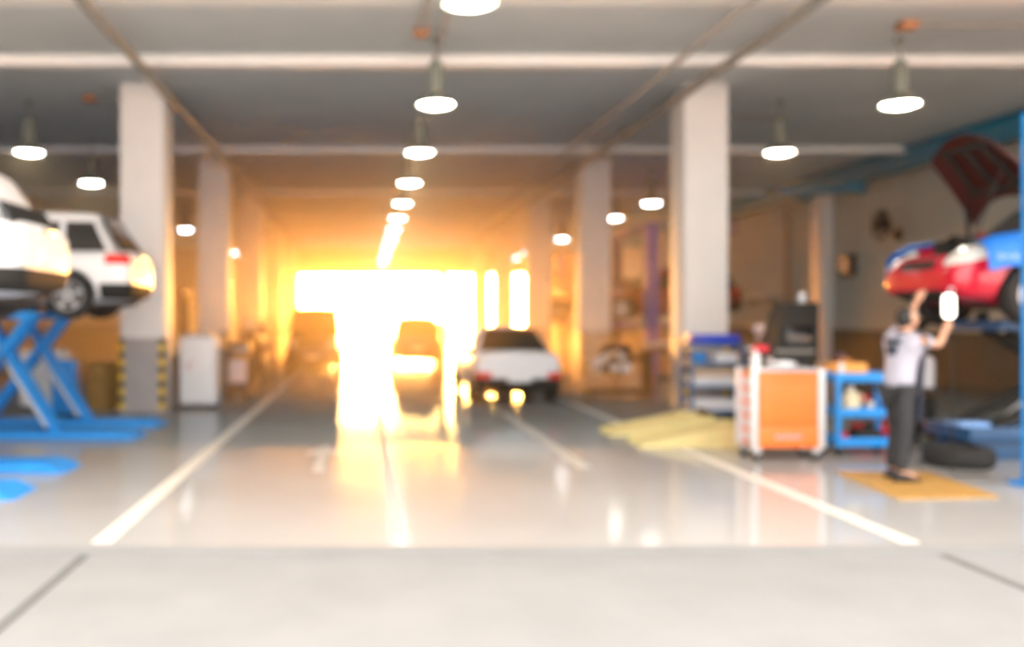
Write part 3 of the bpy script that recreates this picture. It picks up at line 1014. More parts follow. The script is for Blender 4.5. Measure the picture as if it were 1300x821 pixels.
for i, (x, z, w, h, m, lab) in enumerate((
        (0, .181, .68, .17, 'carton_white', 'wide white bin on the bottom shelf of the dark blue shelf cart'),
        (0, .571, .70, .13, 'carton_white', 'wide white tray on the middle shelf of the dark blue shelf cart'),
        (.17, .941, .34, .14, 'carton_white', 'small white bin on the upper shelf of the dark blue shelf cart'))):
    solo('white_bin', MB().box((0, 0, h / 2), (w, .40, h), bev=.02).box((0, -.205, h * .6), (w * .4, .012, .05)).box((0, 0, h - .004), (w + .03, .43, .02), bev=.006), M[m], lab, 'bin', (SX + x, SY, z),
         group='white bins on the blue shelf cart')
solo('brown_carton', MB().box((0, 0, .06), (.62, .3, .12), bev=.01).box((0, 0, .122), (.62, .05, .004)), M['carton'], 'flat brown carton lying on the middle white tray of the blue shelf cart', 'carton', (SX, SY + .02, .709))
solo('blue_tub', MB().lathe([(0, 0), (.1, 0), (.12, .14), (.125, .15), (.11, .15), (.09, .02), (0, .02)], n=24), M['cart_blue'], 'small blue tub left on the upper shelf of the dark blue cart', 'tub', (SX - .2, SY, .94))

# ------------------------------------------------------------------ orange tool cabinet
OX, OY = 4.88, 10.92
t = thing('tool_cabinet', (OX, OY, 0), 'orange tool cabinet on castors with silver corner posts', 'tool cabinet')
MB().box((0, 0, .585), (.74, .44, .87), bev=.015).build('body', M['orange'], t)
for sx in (-1, 1):
    for sy in (-1, 1):
        MB().box((sx * .385, sy * .215, .60), (.075, .06, .93), bev=.02).build('corner_post', M['silver'], t)
        c = MB().cyl((sx * .34, sy * .17 - .02, .06), (sx * .34, sy * .17 + .02, .06), .06, n=18).build('castor', M['black'], t)
        MB().box((sx * .34, sy * .17, .115), (.09, .09, .06), bev=.01).bar((sx * .34, sy * .17 - .03, .06), (sx * .34, sy * .17 - .03, .12), .03, .01).build('fork', M['steel'], c)
for k in range(5):
    MB().box((-.378, 0, .26 + k * .16), (.012, .34, .12), bev=.004).build('side_louvre', M['pink'], t)
d = MB().box((0, -.228, .71), (.66, .02, .58), bev=.008).build('upper_door', M['orange'], t)
MB().box((0, -.245, .94), (.5, .02, .03), bev=.008).build('handle', M['orange'], d)
d = MB().box((0, -.228, .28), (.70, .03, .24), bev=.01).build('drawer', M['orange'], t)
mk = MB()
for k in range(6):
    mk.box((-.13 + k * .052, -.245, .28), (.035, .004, .05 - .012 * (k % 2)))
mk.build('faded_lettering', M['mark_blue'], d)
MB().box((0, 0, 1.045), (.80, .48, .035), bev=.012).build('worktop', M['steel'], t)
ty = 1.0625
solo('white_rag', MB().sphere((0, 0, .035), .12, (1.2, .9, .35)).sphere((.09, .03, .03), .08, (1, 1, .45)), M['carton_white'], 'crumpled white rag on the orange tool cabinet', 'rag', (OX + .02, OY - .06, ty + .009))
t2 = thing('air_gun', (OX - .2, OY + .05, ty), 'red air gun standing on the orange tool cabinet', 'air gun')
MB().box((0, 0, .10), (.045, .06, .20), bev=.015).build('grip', M['black_plastic'], t2)
MB().cyl((-.09, 0, .22), (.08, 0, .22), .045, n=16).build('barrel', M['red_tool'], t2)
MB().cyl((-.16, 0, .22), (-.09, 0, .22), .018, n=12).build('nozzle', M['steel'], t2)
solo('oil_bottle', MB().lathe([(0, 0), (.05, 0), (.055, .02), (.055, .13), (.03, .17), (.02, .18), (.02, .21), (0, .21)], n=20), M['carton_white'], 'white oil bottle at the left end of the orange cabinet top', 'bottle', (OX - .32, OY - .1, ty))
solo('silver_cup', MB().lathe([(0, 0), (.04, 0), (.045, .11), (.04, .11), (.035, .01), (0, .01)], n=20), M['steel'], 'silver cup behind the rag on the orange cabinet', 'cup', (OX - .06, OY + .12, ty))

# ------------------------------------------------------------------ blue three-tier trolley
BX, BY = 5.98, 11.25
t = thing('service_trolley', (BX, BY, 0), 'bright blue three-tier trolley beside the mechanic', 'trolley')
for z in (.13, .48, .90):
    s = MB().box((0, 0, z), (.74, .42, .03), bev=.006)
    for sy in (-1, 1):
        s.box((0, sy * .205, z + .045), (.74, .015, .09), bev=.004)
    for sx in (-1, 1):
        s.box((sx * .365, 0, z + .045), (.015, .42, .09), bev=.004)
    s.build('tray', M['cart_blue'], t)
for sx in (-1, 1):
    for sy in (-1, 1):
        MB().box((sx * .34, sy * .19, .54), (.06, .05, .86), bev=.006).build('post', M['cart_blue'], t)
        MB().cyl((sx * .32, sy * .17 - .015, .05), (sx * .32, sy * .17 + .015, .05), .05, n=14).build('castor', M['black'], t)
MB().tube([(-.36, -.17, .95), (-.44, -.15, 1.0), (-.44, .15, 1.0), (-.36, .17, .95)], .014).build('push_handle', M['cart_blue'], t)
solo('orange_case', MB().box((0, 0, .095), (.40, .26, .19), bev=.02).box((0, 0, .12), (.415, .275, .018), bev=.004).tube([(-.07, 0, .19), (-.05, 0, .225), (.05, 0, .225), (.07, 0, .19)], .01),
     M['orange_box'], 'orange tool case on the top tray of the bright blue trolley', 'tool case', (BX - .14, BY + .02, .915))
solo('black_pouch', MB().box((0, 0, .05), (.2, .08, .10), bev=.03).box((0, 0, .10), (.12, .06, .04), bev=.015), M['hood_red'], 'dark red pouch lying on the orange tool case', 'pouch', (BX - .18, BY + .09, 1.107))
t2 = thing('cream_jug', (BX - .12, BY - .06, .495), 'cream plastic jug on the middle tray of the bright blue trolley', 'jug')
MB().lathe([(0, 0), (.09, 0), (.10, .02), (.10, .18), (.06, .25), (.035, .27), (.035, .30), (0, .30)], n=24).build('body', M['cream'], t2)
MB().cyl((0, 0, .295), (0, 0, .33), .04, n=16).build('cap', M['carton_white'], t2)
MB().tube([(.09, 0, .1), (.14, 0, .14), (.13, 0, .22), (.05, 0, .25)], .013).build('handle', M['cream'], t2)
solo('spray_can', MB().lathe([(0, 0), (.035, 0), (.035, .15), (.02, .17), (.02, .2), (0, .2)], n=20), M['carton_white'], 'white spray can on the top tray, nearest the orange cabinet', 'spray can', (BX - .28, BY - .15, .915))
solo('small_red_can', MB().lathe([(0, 0), (.045, 0), (.045, .11), (.02, .13), (0, .13)], n=20), M['red_tool'], 'small red can on the bottom tray of the bright blue trolley', 'can', (BX - .22, BY - .1, .148))
solo('black_pump', MB().box((0, 0, .08), (.3, .22, .16), bev=.03).cyl((.05, 0, .16), (.05, 0, .22), .06, n=16), M['black_plastic'], 'black pump unit on the bottom tray of the bright blue trolley', 'pump', (BX + .08, BY, .148))
solo('silver_can', MB().lathe([(0, 0), (.05, 0), (.05, .14), (.03, .16), (0, .16)], n=20), M['steel'], 'silver can on the middle tray, right of the cream jug', 'can', (BX + .12, BY - .05, .495))

# ------------------------------------------------------------------ black diagnostic machine behind
DX, DY = 6.12, 13.45
t = thing('diagnostic_machine', (DX, DY, 0), 'black diagnostic machine with a slanted hood behind the orange cabinet', 'machine')
MB().box((0, 0, .55), (.62, .5, .92), bev=.03).build('cabinet', M['black'], t)
MB().prism([(-.34, 1.01), (.34, 1.01), (.34, 1.86), (-.05, 1.86), (-.16, 1.70)], -.25, .25, 'Y').build('hood', M['black'], t)
MB().box((.06, -.262, 1.38), (.44, .02, .3), bev=.008).build('screen', M['glass_dark'], t)
MB().box((.0, -.265, 1.17), (.56, .025, .05), bev=.008).build('key_strip', M['pipe_grey'], t)
for sx in (-1, 1):
    for sy in (-1, 1):
        MB().cyl((sx * .26, sy * .2 - .02, .05), (sx * .26, sy * .2 + .02, .05), .05, n=14).cyl((sx * .26, sy * .2, .05), (sx * .26, sy * .2, .10), .02, n=10).build('castor', M['black_plastic'], t)
solo('beacon', MB().lathe([(0, 0), (.05, 0), (.05, .03), (.06, .05), (.055, .12), (.03, .15), (0, .155)], n=20), M['carton_white'], 'small white beacon on top of the black diagnostic machine', 'beacon', (DX + .22, DY, 1.86))
# dark wheel balancer to the left of it
t = thing('wheel_balancer', (6.52, 15.3, 0), 'dark wheel balancer between the right column and the black machine', 'wheel balancer')
MB().box((0, 0, .46), (.56, .5, .92), bev=.03).build('cabinet', M['black_plastic'], t)
MB().cyl((-.0, -.25, .78), (0, -.42, .78), .03, n=12).build('spindle', M['steel'], t)
MB().box((.05, .1, 1.10), (.42, .2, .4), bev=.04).build('display_head', M['drum'], t)
MB().sphere((.0, 0, 1.46), .10, (1.2, .8, .8)).box((0, .06, 1.34), (.06, .06, .2), bev=.01).build('guard_knob', M['pink'], t)

# ------------------------------------------------------------------ engine on a stand
EX, EY = 5.25, 19.3
t = thing('engine_on_stand', (EX, EY, 0), 'silver engine on a dark wheeled stand beside the white saloon', 'engine')
b = MB().bar((-.62, -.3, .12), (.62, -.3, .12), .08, .08).bar((-.62, .3, .12), (.62, .3, .12), .08, .08).bar((-.6, -.3, .12), (-.6, .3, .12), .08, .08).bar((.6, -.3, .12), (.6, .3, .12), .08, .08)
b.bar((.6, 0, .12), (.6, 0, .95), .1, .1).bar((.6, 0, .8), (.3, 0, .8), .1, .1)
b.build('stand', M['black_plastic'], t)
for sx in (-1, 1):
    for sy in (-1, 1):
        MB().cyl((sx * .55, sy * .3 - .02, .045), (sx * .55, sy * .3 + .02, .045), .045, n=14).build('castor', M['black'], t)
MB().box((-.05, 0, .72), (.62, .46, .44), bev=.05).build('block', M['undercarriage'], t)
MB().box((-.05, -.06, 1.0), (.58, .3, .16), bev=.04).build('head_cover', M['black_plastic'], t)
MB().lathe([(0, -.0), (.18, 0), (.2, .06), (.13, .24), (.09, .42), (0, .44)], (-.34, -.1, .66), 'Y', 24).build('gearbox', M['silver'], t)
for (x, z, r) in ((.12, .62, .11), (-.12, .62, .09), (.02, .84, .07)):
    MB().lathe([(0, -.02), (r, -.02), (r, -.05), (r * .85, -.06), (r, -.07), (r, -.1), (0, -.1)], (x, -.23, z), 'Y', 24).build('pulley', M['silver'], t)
MB().tube([(-.2, -.2, .92), (-.35, -.28, .85), (-.45, -.25, .62), (-.5, -.1, .5)], .045).tube([(0, -.2, .95), (-.2, -.32, .9), (-.4, -.3, .7)], .04).build('manifold', M['steel'], t)
t = thing('metal_bench', (6.95, 20.6, 0), 'dark work bench with scrap behind the engine', 'bench')
MB().box((0, 0, .92), (1.5, .7, .06), bev=.01).build('top', M['undercarriage'], t)
for sx in (-1, 1):
    for sy in (-1, 1):
        MB().box((sx * .68, sy * .29, .45), (.07, .07, .9)).build('leg', M['black_plastic'], t)
MB().box((0, 0, .3), (1.36, .6, .04), bev=.006).build('lower_shelf', M['undercarriage'], t)
solo('scrap_bumper', MB().tube([(-.7, .1, .06), (-.4, -.1, .12), (.1, -.16, .14), (.5, -.1, .12), (.75, .1, .07)], .06, 14), M['pipe_light'], 'pale bent bumper lying on the dark bench', 'bumper', (6.95, 20.6, .96))

# ------------------------------------------------------------------ right: tyre, jack, bottle, board
solo('flat_tyre', MB().lathe([(.2, 0), (.30, 0), (.34, .03), (.355, .07), (.355, .15), (.34, .19), (.30, .22), (.2, .22), (.19, .18), (.19, .04)], n=40), M['tyre'],
     'black tyre lying flat on the floor under the red car', 'tyre', (6.62, 10.35, 0))
t = thing('floor_jack', (6.85, 12.35, 0), 'red floor jack standing behind the dark blue lift base', 'jack')
MB().box((0, 0, .16), (.62, .3, .16), bev=.03).build('frame', M['red_tool'], t)
for sx in (-1, 1):
    for sy in (-1, 1):
        MB().cyl((sx * .25, sy * .16 - .02, .06), (sx * .25, sy * .16 + .02, .06), .06, n=16).build('wheel', M['black'], t)
MB().bar((.2, 0, .24), (-.2, 0, .55), .1, .06).cyl((-.2, 0, .55), (-.2, 0, .62), .07, n=16).build('lift_arm', M['red_tool'], t)
MB().cyl((.28, 0, .24), (.55, 0, 1.0), .02, n=12).build('handle', M['steel'], t)
t = thing('oil_drainer', (7.42, 12.5, 0), 'tall dark oil drainer with a white bottle, right of the mechanic', 'oil drainer')
MB().lathe([(0, .1), (.2, .1), (.22, .14), (.22, .52), (.18, .6), (.05, .62), (0, .62)], n=24).build('tank', M['black_plastic'], t)
MB().cyl((0, 0, .6), (0, 0, 1.45), .03, n=12).build('pole', M['black'], t)
MB().lathe([(0, 1.45), (.04, 1.45), (.2, 1.6), (.22, 1.62), (.19, 1.62), (0, 1.5)], n=24).build('funnel', M['black_plastic'], t)
MB().lathe([(0, .72), (.07, .72), (.075, 1.08), (.03, 1.14), (0, 1.14)], (.1, -.12, 0), 'Z', 20).build('gauge_bottle', M['carton_white'], t)
for k in range(3):
    a = 2 * PI * k / 3
    MB().bar((0, 0, .1), (.22 * math.cos(a), .22 * math.sin(a), .08), .04, .03).sphere((.22 * math.cos(a), .22 * math.sin(a), .045), .045).build('castor_leg', M['black'], t)

BD = [(5.02, 9.92), (4.84, 8.42), (5.82, 8.52), (5.98, 9.86)]
bo = solo('wooden_board', MB().prism([(x - 5.4, y - 9.3) for x, y in BD], 0, .018, 'Z'), M['board'], 'flat orange-brown board on the floor under the mechanic', 'board', (5.4, 9.3, .0))

# fender covers
def cover(x0, x1, yside, s, ztop, drop, label, marks):
    """cloth laid over the top of a wing of the red car and hanging down its side"""
    t = thing('wing_cover', (0, 0, 0), label, 'cover')
    rows = []
    n = 16
    for i in range(n + 1):
        x = lerp(x0, x1, i / n)
        sag = .012 * math.sin(i * 1.7)
        e = .05 * ((2 * i / n - 1) ** 6)
        zt = ztop(x)
        rows.append([(x, yside - s * .16, zt + .005), (x, yside - s * .10, zt + .025), (x, yside - s * .03 , zt + .01), (x, yside + s * (.06 + sag), zt - .07),
                     (x, yside + s * (.085 + sag), zt - drop * .55), (x, yside + s * (.09 - sag), zt - drop + e)])
    MB().slab(rows, .012, (0, s * .7, .7)).build('cloth', M['cover_blue'], t)
    if marks:
        m = MB()
        for k in range(6):
            m.box((x0 + .12 + k * .08, yside + s * .104, ztop(x0) - drop * .42), (.055, .01, .07 - .02 * (k % 2)))
        m.build('pale_marking', M['cover_mark'], t)
    return t


def wing_top(x):      # top of the red car's wings, front at x = 6.52
    u = 8.72 - x
    st = CAR['suv']['st']
    for a, b in zip(st, st[1:]):
        if a[0] <= u <= b[0]:
            return 1.54 + lerp(a[2], b[2], (u - a[0]) / (b[0] - a[0])) + .03
    return 2.4


cover(6.76, 7.55, 11.0 - .855, -1, wing_top, .34, 'blue cover draped over the near wing of the red car', True)
cover(6.70, 7.50, 11.0 + .84, 1, wing_top, .26, 'blue cover over the far wing of the red car', False)


# ------------------------------------------------------------------ the mechanic
PX, PY = 5.40, 9.36
person = thing('person', (PX, PY, .018), 'mechanic in a pale grey shirt reaching up under the red car with a lamp', 'person', rz=R(10))
P_ = {
    'pelvis': (-.02, 0, .93), 'waist': (0, 0, 1.08), 'chest': (.03, 0, 1.28), 'upper': (.045, 0, 1.42), 'neck': (.055, 0, 1.49), 'skull': (.065, 0, 1.56),
    'hipR': (-.02, -.09, .88), 'kneeR': (-.03, -.10, .49), 'ankR': (-.09, -.11, .09), 'toeR': (.08, -.13, .045),
    'hipL': (-.02, .09, .88), 'kneeL': (.05, .10, .49), 'ankL': (.0, .12, .09), 'toeL': (.17, .14, .045),
    'shR': (.045, -.18, 1.42), 'elR': (.25, -.22, 1.36), 'wrR': (.40, -.15, 1.545),
    'shL': (.05, .18, 1.43), 'elL': (.22, .20, 1.56), 'wrL': (.29, .12, 1.79),
}


def chain(names, rad, links):
    idx = {n: i for i, n in enumerate(names)}
    return [Vector(P_[n]) for n in names], [(idx[a], idx[b]) for a, b in links], rad


names = ['pelvis', 'waist', 'chest', 'upper', 'neck', 'skull', 'hipR', 'kneeR', 'ankR', 'toeR', 'hipL', 'kneeL', 'ankL', 'toeL', 'shR', 'elR', 'wrR', 'shL', 'elL', 'wrL']
rad = [(.13, .10), (.12, .095), (.135, .10), (.09, .075), .056, .06, .078, .052, .038, .03, .078, .052, .038, .03, .055, .042, .029, .055, .042, .029]
links = [('pelvis', 'waist'), ('waist', 'chest'), ('chest', 'upper'), ('upper', 'neck'), ('neck', 'skull'),
         ('pelvis', 'hipR'), ('hipR', 'kneeR'), ('kneeR', 'ankR'), ('ankR', 'toeR'), ('pelvis', 'hipL'), ('hipL', 'kneeL'), ('kneeL', 'ankL'), ('ankL', 'toeL'),
         ('upper', 'shR'), ('shR', 'elR'), ('elR', 'wrR'), ('upper', 'shL'), ('shL', 'elL'), ('elL', 'wrL')]
body = MB()
body.mesh(skin(*chain(names, rad, links)))
# head: tilted back, looking up to the lamp
HM = Matrix.Translation((.085, 0, 1.615)) @ Euler((0, R(-28), 0)).to_matrix().to_4x4()


def head_shape(p):
    """unit sphere point -> head (facing +x), about 0.22 tall"""
    x, y, z = p
    X, Y, Z = x * .098, y * .076, z * .115
    if z < 0:
        k = 1 + z * .28
        Y *= k
        X = X * (1 + z * .10) + (.018 * -z if x > 0 else .02 * z * -1 * -1)
    if x > .55 and abs(y) < .30:                       # nose
        f = max(0, 1 - abs(y) / .30) * max(0, 1 - abs(z + .12) / .30)
        X += .028 * f
    if x > .55 and abs(z - .13) < .14 and .2 < abs(y) < .62:   # eye sockets
        X -= .008
    if x > .6 and abs(z + .52) < .10 and abs(y) < .35:          # mouth
        X += .005
    if x > .4 and z < -.72:
        X += .008
    return Vector((X, Y, Z))


tmp = bmesh.new()
bmesh.ops.create_uvsphere(tmp, u_segments=40, v_segments=28, radius=1.0)
for v in tmp.verts:
    v.co = head_shape(v.co)
body._merge(tmp, HM)
for s in (1, -1):                                     # ears
    tmp = bmesh.new()
    bmesh.ops.create_uvsphere(tmp, u_segments=14, v_segments=10, radius=1.0)
    for v in tmp.verts:
        v.co = Vector((v.co.x * .020 - .012, v.co.y * .010 + s * .078, v.co.z * .032 + .002))
    body._merge(tmp, HM)


def hand(wrist, aim, palm_n, curl, thumb_side):
    """aim: direction of the palm from the wrist; palm_n: way the palm faces; fingers curl towards palm_n"""
    w = Vector(wrist)
    a = Vector(aim).normalized()
    n = Vector(palm_n)
    n = (n - a * n.dot(a)).normalized()
    side = a.cross(n) * thumb_side
    pc = w + a * .055
    body.mesh(skin([w - a * .02, w + a * .02, pc, w + a * .085], [(0, 1), (1, 2), (2, 3)], [(.026, .026), (.030, .020), (.040, .016), (.042, .014)] , 2))
    # palm widened across 'side'
    tmp = bmesh.new()
    bmesh.ops.create_uvsphere(tmp, u_segments=16, v_segments=12, radius=1.0)
    mt = Matrix((a, side, n)).transposed().to_4x4()
    mt.translation = pc
    for v in tmp.verts:
        v.co = Vector((v.co.x * .052, v.co.y * .041, v.co.z * .016))
    body._merge(tmp, mt)
    for k, ln in enumerate((.072, .080, .075, .060)):
        off = side * (.029 - .0195 * k)
        p0 = w + a * .075 + off
        pts = [p0]
        d = a.copy()
        seg = [ln * .42, ln * .32, ln * .28]
        c = 0
        for q in range(3):
            c += curl * (1.0 if q else .75)
            d = a * math.cos(c) + n * math.sin(c)
            pts.append(pts[-1] + d * seg[q])
        body.mesh(skin(pts, [(0, 1), (1, 2), (2, 3)], [.0098, .0092, .0085, .0075], 2))
    p0 = w + a * .025 + side * .026
    pts = [p0, p0 + (a * .5 + side * .75 + n * .35).normalized() * .035, p0 + (a * .5 + side * .75 + n * .35).normalized() * .035 + (a * .55 + n * .8).normalized() * .03,
           p0 + (a * .5 + side * .75 + n * .35).normalized() * .035 + (a * .4 + n * .9 - side * .3).normalized() * .055]
    body.mesh(skin(pts, [(0, 1), (1, 2), (2, 3)], [.0135, .0115, .0100, .0085], 2))


lampaxis = Vector((.02, .02, 1)).normalized()
lamp_l = Vector((.475, -.095, 1.575))            # where the grip passes through the right hand (local)
hand(P_['wrR'], Vector((.07, .035, .03)), (.35, .9, .0), .95, -1)
hand(P_['wrL'], (.35, -.15, .9), (.9, .3, -.2), .35, 1)
body.build('body', M['skin'], person)
# eyes
for s in (1, -1):
    p = HM @ Vector((.086, s * .03, .015))
    ey = MB().sphere(p, .0105).build('eye', M['plate'], person)
    MB().sphere(HM @ Vector((.0935, s * .0305, .0165)), .0052).build('iris', M['eye'], ey)
# hair: shell over the back and top of the head
tmp = bmesh.new()
bmesh.ops.create_uvsphere(tmp, u_segments=40, v_segments=28, radius=1.0)
kill = [v for v in tmp.verts if not (v.co.z > .50 - .75 * max(0, -v.co.x) - .9 * max(0, -v.co.x) * .5 + .0 or (v.co.x < .12 and v.co.z > -.38))]
bmesh.ops.delete(tmp, geom=kill, context='VERTS')
for v in tmp.verts:
    p = head_shape(v.co)
    jit = 1.0 + random.uniform(.0, .05)
    v.co = Vector((p.x * 1.09 - .004, p.y * 1.10, p.z * 1.09 + .004)) * jit
hairm = MB()
hairm._merge(tmp, HM)
ho = hairm.build('hair', M['hair'], person)
sm = ho.modifiers.new('t', 'SOLIDIFY')
sm.thickness = .014
sm.offset = -1
# shirt
sn = ['pelvis', 'waist', 'chest', 'upper', 'neck', 'shR', 'elR', 'shL', 'elL']
P2 = dict(P_)
SH = {'pelvis': (-.02, 0, .86), 'neck': (.05, 0, 1.475),
      'elR': tuple(Vector(P_['shR']).lerp(Vector(P_['elR']), .70)), 'elL': tuple(Vector(P_['shL']).lerp(Vector(P_['elL']), .70))}
P_.update(SH)
sh = skin(*chain(sn, [(.175, .145), (.165, .135), (.178, .142), (.12, .105), .07, .078, .066, .078, .066],
                 [('pelvis', 'waist'), ('waist', 'chest'), ('chest', 'upper'), ('upper', 'neck'), ('upper', 'shR'), ('shR', 'elR'), ('upper', 'shL'), ('shL', 'elL')]))
P_.update({k: P2[k] for k in SH})
sho = MB().mesh(sh).build('shirt', M['shirt'], person)
mk = MB()
for z, w in ((1.40, .20), (1.33, .15), (1.28, .11)):
    mk.slab([[(-.094 + .02 * abs(q) ** 2 + .0 - (.012 if z < 1.35 else 0), q * w / 2, zz) for q in (-1, -.5, 0, .5, 1)] for zz in (z - .025, z + .025)], .02, (-1, 0, 0))
mk.build('back_print', M['shirt_mark'], sho)
MB().tube([(-.015, .0, 1.485), (.01, .062, 1.482), (.07, .066, 1.472), (.115, 0, 1.46), (.07, -.066, 1.472), (.01, -.062, 1.482), (-.015, 0, 1.485)], .017).build('collar', M['shirt_mark'], sho)
# trousers
tn = ['pelvis', 'hipR', 'kneeR', 'ankR', 'hipL', 'kneeL', 'ankL']
tr = skin(*chain(tn, [(.14, .112), .098, .078, .066, .098, .078, .066], [('pelvis', 'hipR'), ('hipR', 'kneeR'), ('kneeR', 'ankR'), ('pelvis', 'hipL'), ('hipL', 'kneeL'), ('kneeL', 'ankL')]))
MB().mesh(tr).build('trousers', M['trouser'], person)
# navy apron at the front
rows = []
for z in (.60, .75, .90, 1.05, 1.2, 1.30):
    r = .165 if z < 1.1 else .172
    cx = .0 + (z - .9) * .06
    rows.append([(cx + r * .98 * math.cos(a) + .02, r * 1.1 * math.sin(a), z) for a in [R(-62 + 124 * q / 10) for q in range(11)]])
MB().slab(rows, .012, (1, 0, 0)).build('apron', M['navy'], person)
for nm in ('R', 'L'):
    a, tt = Vector(P_['ank' + nm]), Vector(P_['toe' + nm])
    d = (tt - a)
    d.z = 0
    d.normalize()
    ln = MB()
    c0 = Vector((a.x, a.y, 0)) - d * .07
    c1 = Vector((a.x, a.y, 0)) + d * .20
    sd = Vector((-d.y, d.x, 0))
    rings = []
    for q, (w, h) in enumerate(((.030, .05), (.042, .10), (.045, .11), (.046, .085), (.050, .06), (.046, .045), (.028, .03))):
        p = c0.lerp(c1, q / 6)
        rings.append([p + sd * (w * math.cos(b)) + Vector((0, 0, max(0, h / 2 + (h / 2) * math.sin(b)))) for b in [2 * PI * k / 14 for k in range(14)]])
    ln.loft(rings).build('shoe', M['shoe'], person)

# work lamp held in the hand
pr = Matrix.Translation((PX, PY, .018)) @ Euler((0, 0, R(10))).to_matrix().to_4x4()
lp = pr @ lamp_l
t = thing('work_lamp', tuple(lp), 'glowing white hand lamp held up by the mechanic', 'lamp')
MB().cyl((0, 0, -.13), (0, 0, .055), .017, n=16).build('grip', M['black_plastic'], t)
MB().lathe([(0, .055), (.025, .055), (.048, .07), (.052, .09), (.052, .26), (.038, .285), (0, .29)], n=24).build('lamp_tube', M['work_emit'], t)
MB().tube([(0, 0, .28), (0, 0, .33), (.02, 0, .36), (.045, 0, .35), (.045, 0, .32)], .006).build('hook', M['steel'], t)
MB().tube([(0, 0, -.13), (.02, .01, -.22), (.06, .04, -.45), (.1, .1, -.8), (.12, .16, -1.2), (.15, .22, -1.52), (.28, .3, -1.578), (.6, .32, -1.578)], .008).build('cable', M['black'], t)

# ------------------------------------------------------------------ haze added in the far half to imitate the warm glow
hcu = bpy.data.curves.new('haze', 'CURVE')
hcu.dimensions = '2D'
hcu.fill_mode = 'BOTH'
hcu.extrude = (ZC - .06) / 2
sp = hcu.splines.new('POLY')
HY0, HY1 = 12.0, 53.9
sp.points.add(3)
for p_, (x, y) in zip(sp.points, ((XL + .06, HY0), (XR - .06, HY0), (XR - .06, HY1), (XL + .06, HY1))):
    p_.co = (x, y, 0, 1)
sp.use_cyclic_u = True
hz = bpy.data.objects.new('haze', hcu)
COL.objects.link(hz)
hz.location = (0, 0, ZC / 2)
hm = mat('haze', (1, 1, 1), vary=0)
hcu.materials.append(hm)
nt = hm.node_tree
for n in list(nt.nodes):
    if n.type != 'OUTPUT_MATERIAL':
        nt.nodes.remove(n)
vs = nt.nodes.new('ShaderNodeVolumeScatter')
vs.inputs['Color'].default_value = (1, .80, .50, 1)  # scatter tinted orange to warm the added glow
tcv = nt.nodes.new('ShaderNodeTexCoord')
spv = nt.nodes.new('ShaderNodeSeparateXYZ')
nt.links.new(tcv.outputs['Object'], spv.inputs[0])
prev = None
for ax, a0, a1, lo, hi in (('X', 3.0, 10.5, .042, .004), ('Y', HY0, HY0 + 5, 0, 1)):      # thins out towards the right bays and the hall front
    q = nt.nodes.new('ShaderNodeMapRange')
    q.interpolation_type = 'SMOOTHSTEP'
    for nm, v_ in (('From Min', a0), ('From Max', a1), ('To Min', lo), ('To Max', hi)):
        q.inputs[nm].default_value = v_
    nt.links.new(spv.outputs[ax], q.inputs['Value'])
    if prev is not None:
        mu = nt.nodes.new('ShaderNodeMath')
        mu.operation = 'MULTIPLY'
        nt.links.new(prev, mu.inputs[0])
        nt.links.new(q.outputs['Result'], mu.inputs[1])
        prev = mu.outputs[0]
    else:
        prev = q.outputs['Result']
nt.links.new(prev, vs.inputs['Density'])
vs.inputs['Anisotropy'].default_value = .5
nt.links.new(vs.outputs['Volume'], nt.nodes['Material Output'].inputs['Volume'])
tag(hz, 'thin haze added for the warm glow in the far half of the hall', 'haze', None, 'stuff')

# ------------------------------------------------------------------ light
w = bpy.data.worlds.new('sky')
scene.world = w
w.use_nodes = True
nt = w.node_tree
bg = nt.nodes['Background']
tc = nt.nodes.new('ShaderNodeTexCoord')
sep = nt.nodes.new('ShaderNodeSeparateXYZ')
nt.links.new(tc.outputs['Generated'], sep.inputs[0])
def maprange(sock, a0, a1):
    q = nt.nodes.new('ShaderNodeMapRange')
    q.interpolation_type = 'SMOOTHSTEP'
    q.inputs['From Min'].default_value = a0
    q.inputs['From Max'].default_value = a1
    nt.links.new(sock, q.inputs['Value'])
    return q.outputs['Result']


def mixc(fac, ca, cb):
    q = nt.nodes.new('ShaderNodeMix')
    q.data_type = 'RGBA'
    nt.links.new(fac, q.inputs['Factor'])
    for nm, c in (('A', ca), ('B', cb)):
        if isinstance(c, tuple):
            q.inputs[nm].default_value = (*c, 1)
        else:
            nt.links.new(c, q.inputs[nm])
    return q.outputs['Result']


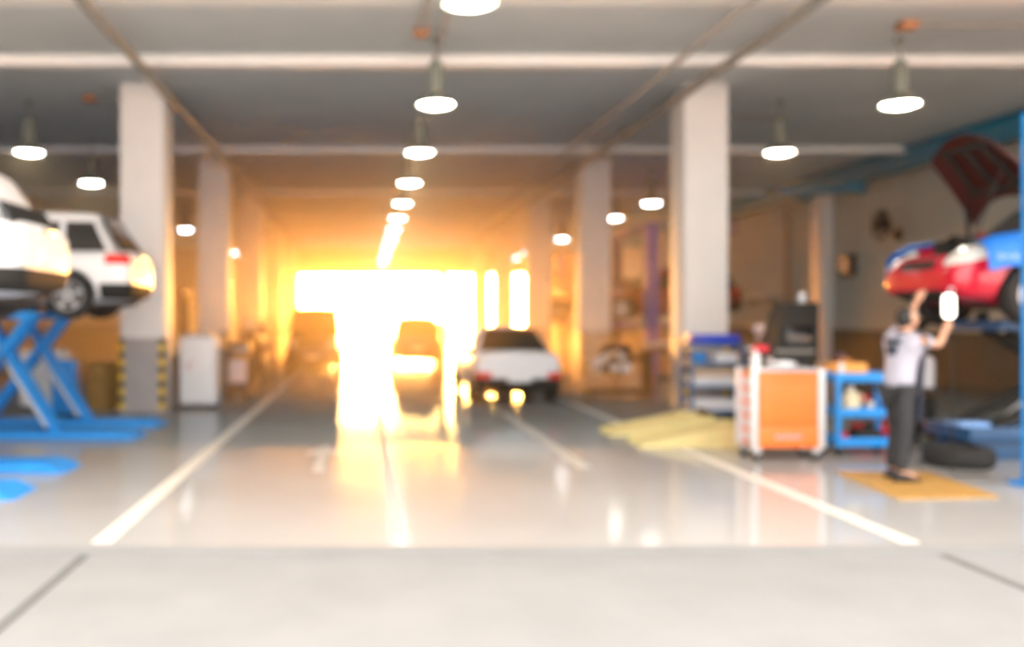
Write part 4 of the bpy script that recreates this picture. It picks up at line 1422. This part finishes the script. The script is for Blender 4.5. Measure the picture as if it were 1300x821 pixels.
SUN_GLOW = (850, 262, 28)
SKY_LOW, SKY_MID, SKY_WARM = (2.75, 2.65, 2.55), (4.0, 3.85, 3.7), (9, 5.2, 2.6)
day = mixc(maprange(sep.outputs['Z'], .22, .55), SKY_LOW, SKY_MID)        # hazy low horizon, bright milky sky above
sky = mixc(maprange(sep.outputs['Y'], .35, .95), day, SKY_WARM)           # evening side beyond the far doorway
# the glow of the low sun: brightest around the sun's own direction
dp = nt.nodes.new('ShaderNodeVectorMath')
dp.operation = 'DOT_PRODUCT'
dp.inputs[1].default_value = Vector((.07, 1, .07)).normalized()
nt.links.new(tc.outputs['Generated'], dp.inputs[0])
sky = mixc(maprange(dp.outputs['Value'], .945, 1.0), sky, SUN_GLOW)
nt.links.new(sky, bg.inputs['Color'])
bg.inputs['Strength'].default_value = 1.0

sun = bpy.data.lights.new('low_sun', 'SUN')
sun.energy = 3
sun.color = (1, .52, .16)
sun.angle = R(14)
so = bpy.data.objects.new('low_sun', sun)
COL.objects.link(so)
sd = Vector((-(420 - VPX) / F, -1, -(VPY - 366) / F)).normalized()     # direction the light travels
so.rotation_euler = sd.to_track_quat('-Z', 'Y').to_euler()
so.location = (-2, 70, 6)

# ------------------------------------------------------------------ camera
cam = bpy.data.cameras.new('camera')
co = bpy.data.objects.new('camera', cam)
COL.objects.link(co)
co.location = (0, 0, CAMH)
co.rotation_euler = (R(90), 0, 0)
cam.sensor_width = 36
cam.sensor_fit = 'HORIZONTAL'
cam.lens = 36 * F / 1300
cam.shift_x = (650 - VPX) / 1300
cam.shift_y = (VPY - 410.5) / 1300
cam.clip_end = 500
cam.dof.use_dof = True
cam.dof.focus_distance = 2.0
cam.dof.aperture_fstop = 1.3
scene.camera = co

scene.view_settings.view_transform = 'Standard'
scene.view_settings.look = 'None'
scene.view_settings.gamma = 1
scene.view_settings.use_curve_mapping = False
scene.view_settings.exposure = 0.4
cy = scene.cycles
cy.use_denoising = True
cy.max_bounces = 8
cy.diffuse_bounces = 5
cy.glossy_bounces = 4
cy.volume_bounces = 0
cy.sample_clamp_indirect = 8
